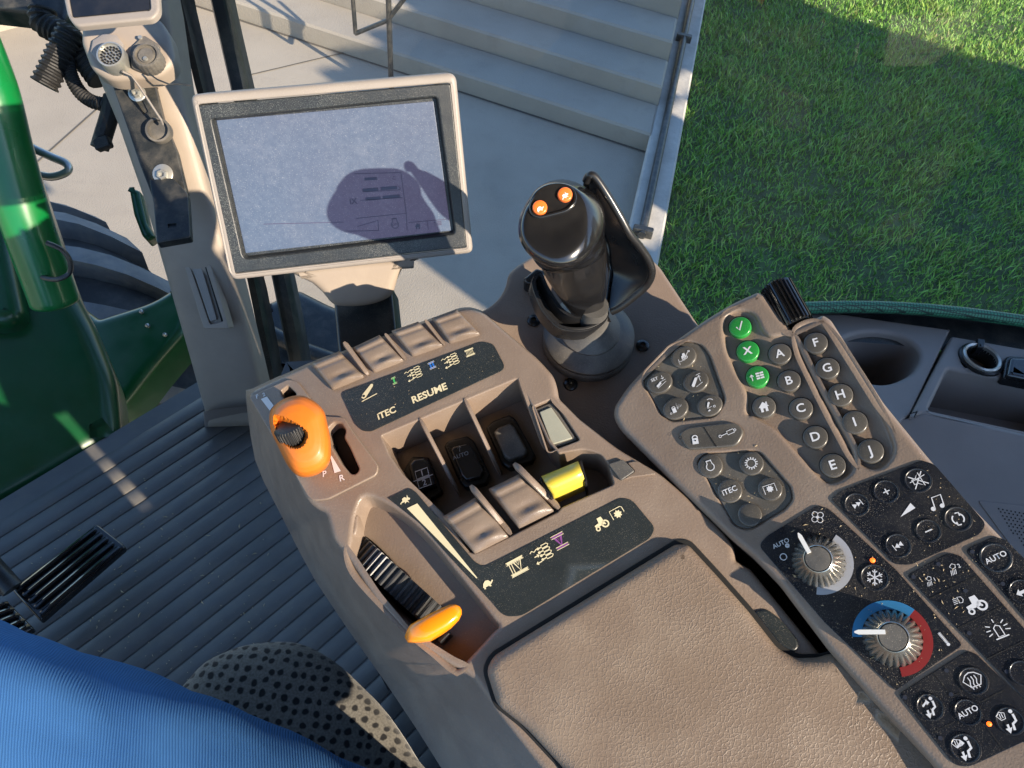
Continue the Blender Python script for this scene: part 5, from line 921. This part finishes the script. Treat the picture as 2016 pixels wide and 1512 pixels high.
# steps
s0_, s1_ = hor(*zK(650, 268), 0), hor(*zK(1640, 590), 0); se = (s1_ - s0_) / np.linalg.norm(s1_ - s0_); sn = np.array([-se[1], se[0], 0]); sn = sn if sn[1] > 0 else -sn
t_ = ((K0 - s0_) @ kn) / (se @ kn); sR = s0_ + se * t_
stp = tag(bpy.data.objects.new('concrete_steps', None), label='wide flight of grey concrete steps behind the display monitor', cat='steps'); COL.objects.link(stp); stp['_o'] = [float(q) for q in s0_]; stp.location = stp['_o']
RI, TR = .125, .36
for i in range(8):
    zt = RI * (i + 1); q0, q1 = hor(1237, 470, zt), hor(1343, 0, zt); ek = (q1 - q0) / np.linalg.norm(q1 - q0); nk_ = np.array([ek[1], -ek[0], 0])
    a = s0_ - se * 7 + sn * (TR * i); rightend = a + se * (((q0 - a) @ nk_) / (se @ nk_)); rightend[2] = 0; a2 = a + sn * (TR if i < 7 else 8); br2 = a2 + se * (((q0 - a2) @ nk_) / (se @ nk_)); br2[2] = 0; B = quadbox(a + sn * .002, rightend + sn * .002, sn * (TR if i < 7 else 8), 0 if i == 0 else RI * i - .03, RI * (i + 1), .014, c2=br2)
    if area([(p[0], p[1]) for p in B.v[:4]]) == 0: pass
    B.build('step', M['concstep'], stp)
# expansion joint and stain on the paving
M['joint'] = mk('joint_dirt', (.09, .08, .065), .9, 0); 
def joint(p0_, p1_, z, wd_=.012):
    a, c = hor(*p0_, z + .004), hor(*p1_, z + .004); n_ = np.cross((c - a) / np.linalg.norm(c - a), [0, 0, 1.]) * wd_ / 2; B = MB(); B.add([a - n_, c - n_, c + n_, a + n_], [(0, 1, 2, 3)]); o = B.build('paving_joint', M['joint'], None); o['kind'] = 'structure'
for a_, c_ in (((480, 150), (700, 98)), ((60, 330), (330, 90))): joint(a_, c_, 0)
b = MB(); a, c = s0_ - se * 4 - sn * .02, sR - sn * .02; b.add([a + [0, 0, .004], c + [0, 0, .004], c + sn * .018 + [0, 0, .004], a + sn * .018 + [0, 0, .004]], [(0, 1, 2, 3)]); o = b.build('paving_joint', M['joint'], None); o['kind'] = 'structure'
# railing
rl_ = thing('handrail', hor(771, 190, 0), 'black steel handrail standing beside the concrete steps', 'railing')
rb = hor(771, 192, 0); topz = 1.25
b = MB(); b.tube([rb, rb + np.array([0, 0, topz])], .017, 10); b.build('post', M['steel'], rl_)
def onv(px_, py_, o, dirv):      # point on the vertical plane through o along dirv seen at the pixel
    n_ = np.cross(dirv, [0, 0, 1.]); d = ray(px_, py_); t = ((o - CAM) @ n_) / (d @ n_); return CAM + d * t
hv = se * .5 - sn * .9; hv /= np.linalg.norm(hv)
J = onv(763, 40, rb, se); b = MB(); A1 = onv(700, 66, rb, se); A2 = onv(690, -60, rb, se); A3 = onv(840, -60, rb, se); b.tube([J, A1], .014, 8); b.tube([A1, A2], .014, 8); b.tube([J, A3], .014, 8); b.build('rails', M['steel'], rl_)
# far retaining wall at top left
wl = quadbox(hor(-250, 128, 0), hor(470, -60, 0), sn * .3, 0, .5, .015); wl.build('low_wall', M['conc'], None, label='low sunlit concrete wall at the top left corner', cat='wall')
# grass blades
kr = K0 + kn * (kw + .005); N_ = 260000; 
us = rng.uniform(0, 5.5, N_) ** 1.0; vs_ = rng.uniform(-2.6, 7.5, N_); pos = kr[None] + kn[None] * us[:, None] + Ke[None] * vs_[:, None]
nz = np.array([noise.noise(Vector((p[0] * 2.2, p[1] * 2.2, 0))) for p in pos[::1]]) if 0 else np.sin(pos[:, 0] * 5.1 + 2 * np.sin(pos[:, 1] * 3.3)) * np.sin(pos[:, 1] * 4.7 + 1.7 * np.sin(pos[:, 0] * 4.1))
keep = rng.random(N_) < .82 + .2 * nz; pos = pos[keep]; nz = nz[keep]; n_ = len(pos); h = rng.uniform(.022, .060, n_) * (1 + .25 * nz); wd = rng.uniform(.0028, .0052, n_); th = rng.uniform(0, 6.283, n_); ln = rng.uniform(.2, 1.1, n_); ph = rng.uniform(0, 6.283, n_)
d = np.stack([np.cos(th), np.sin(th), 0 * th], 1); l = np.stack([np.cos(ph), np.sin(ph), 0 * ph], 1); z = np.array([0, 0, 1.])[None]; p0 = pos + z * .045
V = np.stack([p0 - d * wd[:, None], p0 + d * wd[:, None], p0 + d * wd[:, None] * .7 + l * (h * ln * .35)[:, None] + z * (h * .6)[:, None], p0 - d * wd[:, None] * .7 + l * (h * ln * .35)[:, None] + z * (h * .6)[:, None], p0 + l * (h * ln)[:, None] + z * (h * .95)[:, None]], 1).reshape(-1, 3)
i0 = np.arange(n_) * 5; me = bpy.data.meshes.new('grass'); lt = np.empty(n_ * 2, int); lt[0::2] = 4; lt[1::2] = 3; li = np.stack([i0, i0 + 1, i0 + 2, i0 + 3, i0 + 3, i0 + 2, i0 + 4], 1).ravel(); ls = np.concatenate([[0], np.cumsum(lt)[:-1]])
o0 = kr; me.vertices.add(len(V)); me.vertices.foreach_set('co', (V - o0).ravel()); me.loops.add(len(li)); me.loops.foreach_set('vertex_index', li); me.polygons.add(n_ * 2); me.polygons.foreach_set('loop_start', ls); me.update(calc_edges=True)
at_ = me.attributes.new('tone', 'FLOAT', 'POINT'); at_.data.foreach_set('value', np.repeat(np.clip(rng.normal(.5, .22, n_) + nz * .2, 0, 1), 5))
gm = mk('grass_blade', (.05, .14, .02), .55, 0); nt_ = gm.node_tree; aa = nt_.nodes.new('ShaderNodeAttribute'); aa.attribute_name = 'tone'; cr = nt_.nodes.new('ShaderNodeValToRGB'); cr.color_ramp.elements[0].color = (.08, .24, .03, 1); cr.color_ramp.elements[1].color = (.50, .66, .11, 1); cr.color_ramp.elements.new(.55).color = (.23, .46, .06, 1); el_ = cr.color_ramp.elements.new(.97); el_.color = (.26, .22, .10, 1)
nt_.links.new(aa.outputs['Fac'], cr.inputs[0]); nt_.links.new(cr.outputs[0], nt_.nodes['Principled BSDF'].inputs['Base Color']); me.materials.append(gm)
go = bpy.data.objects.new('grass', me); COL.objects.link(go); go.location = [float(q) for q in o0]; tag(go, 'short green lawn grass to the right of the pale kerb', 'grass', kind='stuff')
# unseen board wall added at the right to shade the lawn and steps
sv = -np.array([sd[0], sd[1], 0]); sv /= np.linalg.norm(sv); cv = np.array([-sv[1], sv[0], 0])
def SC(s, c, z): return sv * s + cv * c + np.array([0, 0, z])
bw = thing('board_wall', SC(3, 4.5, 0), 'tall weathered board wall standing beyond the lawn', 'wall'); M['wood'] = mk('weathered_wood', (.22, .16, .10), .8, .3, 80, .2, 6)
holes = [(3.0, 3.3, 2.28, 2.42), (4.2, 4.45, 2.56, 2.66), (4.45, 4.7, 2.66, 2.76)]  # gaps added to let sun patches through onto the kerb
cc_ = 2.1; k = 0
prof_c = [2.1, 2.6, 2.8, 3.6, 3.9, 6.55, 6.65, 6.9, 7.26, 8.6]; prof_z = [2.9, 3.0, 3.4, 3.65, 4.3, 4.2, 2.55, 2.05, 1.6, 1.6]
while cc_ < 8.6:
    w_ = .11; segs = [(0, float(np.interp(cc_ + .05, prof_c, prof_z)) + .03 * math.sin(cc_ * 31))]
    for h0, h1, z0, z1 in holes:
        if h0 - .01 < cc_ + w_ / 2 < h1 + .01:
            segs = [s for a in segs for s in (((a[0], z0), (z1, a[1])) if a[0] < z0 < a[1] else (a,))]
    for z0, z1 in segs: B = MB(); B.box(SC(3, cc_ + w_ / 2, (z0 + z1) / 2), cv * (w_ / 2 + .002), sv * (.015 + .003 * (k % 2)), np.array([0, 0, (z1 - z0) / 2])); B.build('board', M['wood'], bw)
    cc_ += w_; k += 1
# ================================================================ tractor outside: hood frame, tyre, grab handle, hoses
M['jgreen'] = mk('green_paint', (.0015, .058, .016), .35, .08, 200, .08, 12, coat=.2, smudge=.10, dcol=(.06, .12, .07))  # tractor green darkened in the colour for the frame's shade
hood = thing('tractor_chassis', at(90, 800, 1.9), 'dark green painted front frame of the tractor beyond the left window', 'tractor front')
PHd = Plane((.35, .25, .90), (120, 600), 1.36)
b = MB(); b.slab(PHd, rc([(-300, -60), (-60, 60, 30), (12, 150, 20), (45, 260, 20), (92, 400, 20), (112, 470, 10), (150, 570, 20), (188, 640, 20), (228, 740, 30), (238, 862, 4), (0, 1000), (-300, 1170)], 10), [], 0, -.20, .035, 7, grid=.10); b.build('upright', M['jgreen'], hood, ang=60)
b = MB(); b.slab(PHd, rc([(-300, 180), (-20, 170, 20), (5, 300, 30), (20, 480, 30), (50, 620, 30), (20, 640), (-300, 640)], 20), [], .045, -.05, .022, 5); b.build('raised_rib', M['jgreen'], hood)
b = MB(); b.slab(Plane((-.1, .35, .93), (280, 680), 1.72), rc([(100, 560, 10), (190, 625, 10), (300, 590, 30), (352, 555, 8), (372, 600, 8), (362, 650, 20), (300, 720, 30), (238, 800, 20), (110, 880)], 10), [], 0, -.10, .02, 5); cb_ = b.build('cross_beam', M['jgreen'], hood)
M['jgreen2'] = mk('green_arm_paint', (.002, .15, .032), .32, .08, 200, .08, 12, coat=.3, smudge=.08, dcol=(.10, .10, .06))  # same green brightened in the colour for the sunlit arm
ac = smooth([(-130, -60, 1.05), (-75, 40, 1.06), (-22, 170, 1.08), (10, 290, 1.11), (50, 430, 1.15), (98, 565, 1.20), (112, 604, 1.215)], 6, False); b = MB(); b.tube([at(*p) for p in ac], [.036] * (len(ac) - 3) + [.034, .028, .014], 28); arm_ = b.build('arm', M['jgreen2'], hood)
b = MB(); b.tube([at(*p) for p in smooth([(92, 478, 1.125), (122, 492, 1.13), (138, 515, 1.14), (136, 538, 1.15), (112, 550, 1.15), (84, 546, 1.16), (66, 536, 1.17)], 5, False)], .0038, 8); b.build('cable_loop', M['steel'], arm_)
for x, y in ((280, 615), (292, 642), (326, 660)): disc(Plane((-.1, .35, .93), (280, 680), 1.72), x, y, 4, [(1, 0, 0), (1, .006, 0), (.6, .008, 0), (.02, .008, 0)], M['metal'], 'bolt_head', cb_, n=6)
b = MB(); b.slab(Plane((.2, .1, .97), (300, 430), 1.5), rc([(252, 365), (275, 375), (290, 440), (305, 465), (290, 475), (278, 462), (262, 420)], 4), [], 0, -.04, .008); b.build('side_lug', M['jgreen'], hood)
# tyre
tdir = np.array([.6, .8, 0]); ty = thing('tractor_wheel', np.array([-1.38, 1.95, .1]), 'dusty black tractor tyre with chunky bar tread seen past the green frame', 'tyre')
M['tyre'] = mk('dusty_tyre', (.15, .15, .15), .85, .5, 60, .25, 8, smudge=.6, dcol=(.27, .24, .20), bdist=.003)
tc_ = hor(215, 560, 1.30) + np.array([0, 0, -.76]) + np.array([-.24, .03, .03]); ax_t = np.array([.6, .8, 0]); f_t = np.array([-.8, .6, 0]); Rt = .70; prof = []
for a in np.linspace(-1, 1, 15): prof.append((Rt - .10 * abs(a) ** 4 - .02 * a * a, a * .27))
prof = [(.38, -.20), (.45, -.27), (.56, -.285)] + prof + [(.56, .285), (.45, .27), (.38, .20)]
b = MB(); rr = []
for r_, z_ in prof: rr.append([tc_ + ax_t * z_ + (f_t * math.cos(q) + np.array([0, 0, 1.]) * math.sin(q)) * r_ for q in np.linspace(0, 2 * math.pi, 72, endpoint=False)])
b.rings(rr, cap0=True, cap1=True); M['tyredark'] = mk('dark_tyre', (.045, .045, .045), .85, .5, 60, .25, 8, smudge=.3, dcol=(.16, .14, .12), bdist=.003); b.build('carcass', M['tyredark'], ty, ang=50)
for i in range(19):
    for sd_ in (-1, 1):
        a0 = 2 * math.pi * (i + (.5 if sd_ > 0 else 0)) / 19; rr = []
        for t in np.linspace(0, 1, 7):
            z_ = sd_ * (-.02 + .30 * t); a_c = a0 + .42 * t; hw = .034 + .022 * t; r0 = Rt - .10 * min(1, abs(z_ / .27)) ** 4 - .02 * (z_ / .27) ** 2; da = hw / Rt; P3 = lambda a, r: tc_ + ax_t * z_ + (f_t * math.cos(a) + np.array([0, 0, 1.]) * math.sin(a)) * r
            rr.append([P3(a_c - da, r0 - .03), P3(a_c - da * .8, r0 + .06), P3(a_c + da * .8, r0 + .06), P3(a_c + da, r0 - .03)])
        b = MB(); b.rings(rr, cap0=True, cap1=True); b.build('tread_bar', M['tyre'], ty)
b = MB(); hp_ = smooth([(30, 268, 1.6), (62, 290, 1.6), (100, 308, 1.6), (130, 322, 1.6), (132, 338, 1.6), (100, 348, 1.6), (60, 340, 1.6)], 5, False); b.tube([at(*p) for p in hp_], .0085, 10); b.build('grab_handle', M['metal'], None, label='small bent metal grab rod beside the green frame at the left edge', cat='handle')
def hose(pts, d, r, label, rib=True, name='wiring_hose', mat='matte', flat=1):
    sp = smooth([(p[0], p[1], d if len(p) < 3 else p[2]) for p in pts], 14, False); P_ = [at(*p) for p in sp]; 
    if rib:
        out = [P_[0]]; acc = 0; st = r * .11
        for a, c in zip(P_[:-1], P_[1:]):
            L_ = np.linalg.norm(c - a); t = st - acc
            while t < L_: out.append(a + (c - a) * t / L_); t += st
            acc = L_ - (t - st)
        P_ = out; rad_ = [r * (1.0 if i % 4 < 2 else .86) for i in range(len(P_))]
    else: rad_ = r
    B = MB(); B.tube(P_, rad_, 12); return B.build(name, M[mat], None, label=label, cat='hose', ang=30)
hose([(84, 20), (86, 45), (118, 65), (150, 90), (178, 130), (200, 160)], 1.17, .020, 'thick black hose bundle behind the cream connector housing')
hose([(140, 60), (122, 95), (106, 130), (92, 158), (86, 170)], 1.14, .020, 'short black corrugated hose with a blunt closed end, left of the connectors')
hose([(132, 110), (140, 150), (158, 182), (182, 200), (210, 206)], 1.15, .0105, 'thin black corrugated hose looping below the thicker hose bundle')
hose([(222, 190), (216, 225), (205, 262), (196, 292)], 1.15, .013, 'black cable with square plug hanging left of the steel strip', rib=False)
b = MB(); q = at(203, 283, 1.14); b.box(q, RM @ np.array([.011, .004, 0]), RM @ np.array([-.003, .008, 0]), RM @ np.array([0, 0, .007]), .003); b.build('cable_plug', M['matte'], None, label='small square black plug at the end of the hanging cable', cat='plug')
b = MB(); b.slab(Plane((.1, .1, .98), (50, 0), 1.2), rc([(-80, -60), (140, -80), (130, 30, 10), (118, 58, 8), (90, 30, 10), (40, 22, 10), (-80, 8)], 8), [], 0, -.05, .012, 4); b.build('mirror_arm_cover', M['steel'], None, label='dark rounded cover cut off by the top left corner', cat='cover')
# dark fender and step outside, below the monitor
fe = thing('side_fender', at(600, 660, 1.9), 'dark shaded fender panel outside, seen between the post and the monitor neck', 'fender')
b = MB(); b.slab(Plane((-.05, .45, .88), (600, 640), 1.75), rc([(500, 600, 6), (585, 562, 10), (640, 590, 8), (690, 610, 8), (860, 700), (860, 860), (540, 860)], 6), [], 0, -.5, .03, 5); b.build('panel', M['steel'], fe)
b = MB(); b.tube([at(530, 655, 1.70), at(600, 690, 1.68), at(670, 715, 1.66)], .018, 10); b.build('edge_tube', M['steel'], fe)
# ================================================================ cab shell around the driver
fv = np.array([-.80, .60, 0]); rv = np.array([.60, .80, 0])
def CB_(f, r, z): return fv * f + rv * r + np.array([0, 0, z])
def cbox(f0, f1, r0, r1, z0, z1, name, mat, label, cat, bev=.03):
    B = MB(); B.box(CB_((f0 + f1) / 2, (r0 + r1) / 2, (z0 + z1) / 2), fv * (f1 - f0) / 2, rv * (r1 - r0) / 2, np.array([0, 0, (z1 - z0) / 2]), bev); return B.build(name, mat, None, label=label, cat=cat)
cbox(-.72, 1.0, -.85, .82, 3.18, 3.30, 'cab_roof', M['brown'], 'flat brown cab roof lining above the seat', 'roof')
cbox(-.90, -.82, -.85, .42, 1.55, 2.40, 'rear_bulkhead', M['brown'], 'low rear cab wall behind the seat', 'bulkhead')
cbox(-.98, -.72, .42, .85, 1.55, 2.74, 'rear_side_locker', M['brown'], 'tall brown locker filling the rear window-side corner of the cab', 'locker')  # unseen box added to keep the sun off the side trim
cbox(-.90, -.70, .66, .85, 2.745, 3.18, 'rear_pillar', M['brown'], 'thick rear corner post of the cab on the window side', 'post')
cbox(-.8, .7, -.86, -.80, 1.55, 2.0, 'door_panel', M['steel'], 'lower part of the cab door left of the driver', 'door')
# ---- window glass
gm_ = bpy.data.materials.new('window_glass'); gm_.use_nodes = True; n = gm_.node_tree.nodes; L = gm_.node_tree.links; n.remove(n['Principled BSDF']); tr_ = n.new('ShaderNodeBsdfTransparent'); tr_.inputs[0].default_value = (.985, .995, .99, 1); gl_ = n.new('ShaderNodeBsdfGlossy'); gl_.inputs['Roughness'].default_value = .02; fr = n.new('ShaderNodeFresnel'); fr.inputs[0].default_value = 1.45; mx = n.new('ShaderNodeMixShader'); L.new(fr.outputs[0], mx.inputs[0]); L.new(tr_.outputs[0], mx.inputs[1]); L.new(gl_.outputs[0], mx.inputs[2])
df = n.new('ShaderNodeBsdfDiffuse'); df.inputs[0].default_value = (.6, .6, .58, 1); tcx = n.new('ShaderNodeTexCoord'); nx = n.new('ShaderNodeTexNoise'); nx.inputs['Scale'].default_value = 7; nx.inputs['Detail'].default_value = 6; L.new(tcx.outputs['Object'], nx.inputs['Vector']); mr = n.new('ShaderNodeMapRange'); mr.inputs[1].default_value = .4; mr.inputs[2].default_value = .8; mr.inputs[3].default_value = .004; mr.inputs[4].default_value = .022; L.new(nx.outputs['Fac'], mr.inputs[0]); mx2 = n.new('ShaderNodeMixShader'); L.new(mr.outputs[0], mx2.inputs[0]); L.new(mx.outputs[0], mx2.inputs[1]); L.new(df.outputs[0], mx2.inputs[2]); L.new(mx2.outputs[0], n['Material Output'].inputs[0])
gs = [PZ(TZ + .014).P(*p) for p in ((3000, 779), (2016, 632), (1800, 608), (1590, 606))]; gs = [np.array([p[0], p[1] + .004]) for p in gs] + [np.array([.10, .66]), np.array([-.15, .76]), np.array([-.38, .84])]
lowz = [TZ, TZ, TZ, TZ, 1.9, 1.65, 1.62]; b = MB(); rr = [[np.array([*p, z]) for p, z in zip(gs, lowz)], [np.array([*(p + np.array([.0, .01])), 2.6]) for p in gs], [np.array([*p, 3.16]) for p in gs]]; b.rings(rr, closed=False)
b.build('side_window', gm_, None, label='large clear slightly dusty side window pane in front of the lawn and steps', cat='window', ang=80)
cab_t = thing('tractor_cab', CB_(0, 0, 1.55), 'tractor cab shell with black door frame, side window and dark rubber ledge around the controls', 'tractor cab')
for n_old, n_new in (('window_seal.001', 'edge_trim'), ('window_seal', 'post_seal'), ('door_frame', 'door_frame'), ('window_ledge', 'window_ledge'), ('cab_roof', 'roof'), ('rear_bulkhead', 'rear_wall'), ('rear_side_locker', 'side_locker'), ('rear_pillar', 'rear_post'), ('door_panel', 'door'), ('side_window', 'window')):
    adopt(bpy.data.objects[n_old], cab_t, n_new)
adopt(ty, hood, 'tyre'); adopt(bpy.data.objects['side_fender'], hood, 'fender'); adopt(bpy.data.objects['grab_handle'], hood, 'grab_handle')
hood['label'] = 'dark green painted tractor front with a dusty treaded tyre, outside at the left'


# crumbs and grit lying on the mat, the console and the keypad
def crumbs(pl, poly, n, size, w, mat, name, label):
    B = MB(); xs = [p[0] for p in poly]; ys = [p[1] for p in poly]; k = 0
    while k < n:
        x, y = random.uniform(min(xs), max(xs)), random.uniform(min(ys), max(ys))
        if not inside((x, y), poly): continue
        k += 1; r = size * random.uniform(.35, 1.) ** 2; c = pl.P(x, y, w); a = random.uniform(0, 6.28); L_ = random.choice((1, 1, 1.6, 3.0)); e1 = (pl.U * math.cos(a) + pl.V * math.sin(a)) * r * L_; e2 = (-pl.U * math.sin(a) + pl.V * math.cos(a)) * r * .7; t = pl.n * r * .8
        B.add([c - e1 - e2, c + e1 - e2 * .8, c + e2, c + t], [(0, 1, 3), (1, 2, 3), (2, 0, 3)])
    o = B.build(name, mat, None, ang=10); tag(o, label, 'crumbs', kind='stuff')
M['straw'] = mk('straw_crumb', (.42, .33, .20), .8, 0)
crumbs(PF, [(20, 1100), (420, 850), (520, 1000), (640, 1350), (350, 1350), (120, 1260)], 260, .0016, .004, M['straw'], 'floor_crumbs', 'pale grit and straw crumbs scattered over the ribbed floor mat')
crumbs(PK, [zD(60, 420), zD(330, 240), zD(700, 545), zD(860, 20), zD(1140, 330), zD(1000, 900), zD(700, 1120)], 240, .00055, .0008, M['straw'], 'panel_crumbs', 'fine straw dust lying on the black knob and audio panels')
crumbs(PK, [zC(250, 560), zC(480, 370), zC(690, 700), zC(1060, 1200), zC(820, 1400), zC(540, 1040)], 120, .00045, .0003, M['straw'], 'key_crumbs', 'fine pale dust crumbs between the grey function keys')
crumbs(PC, [zA(660, 600), zA(1500, 300), zA(1600, 450), zA(820, 790)], 50, .0004, .0007, M['straw'], 'label_crumbs', 'fine pale dust specks on the black RESUME panel')
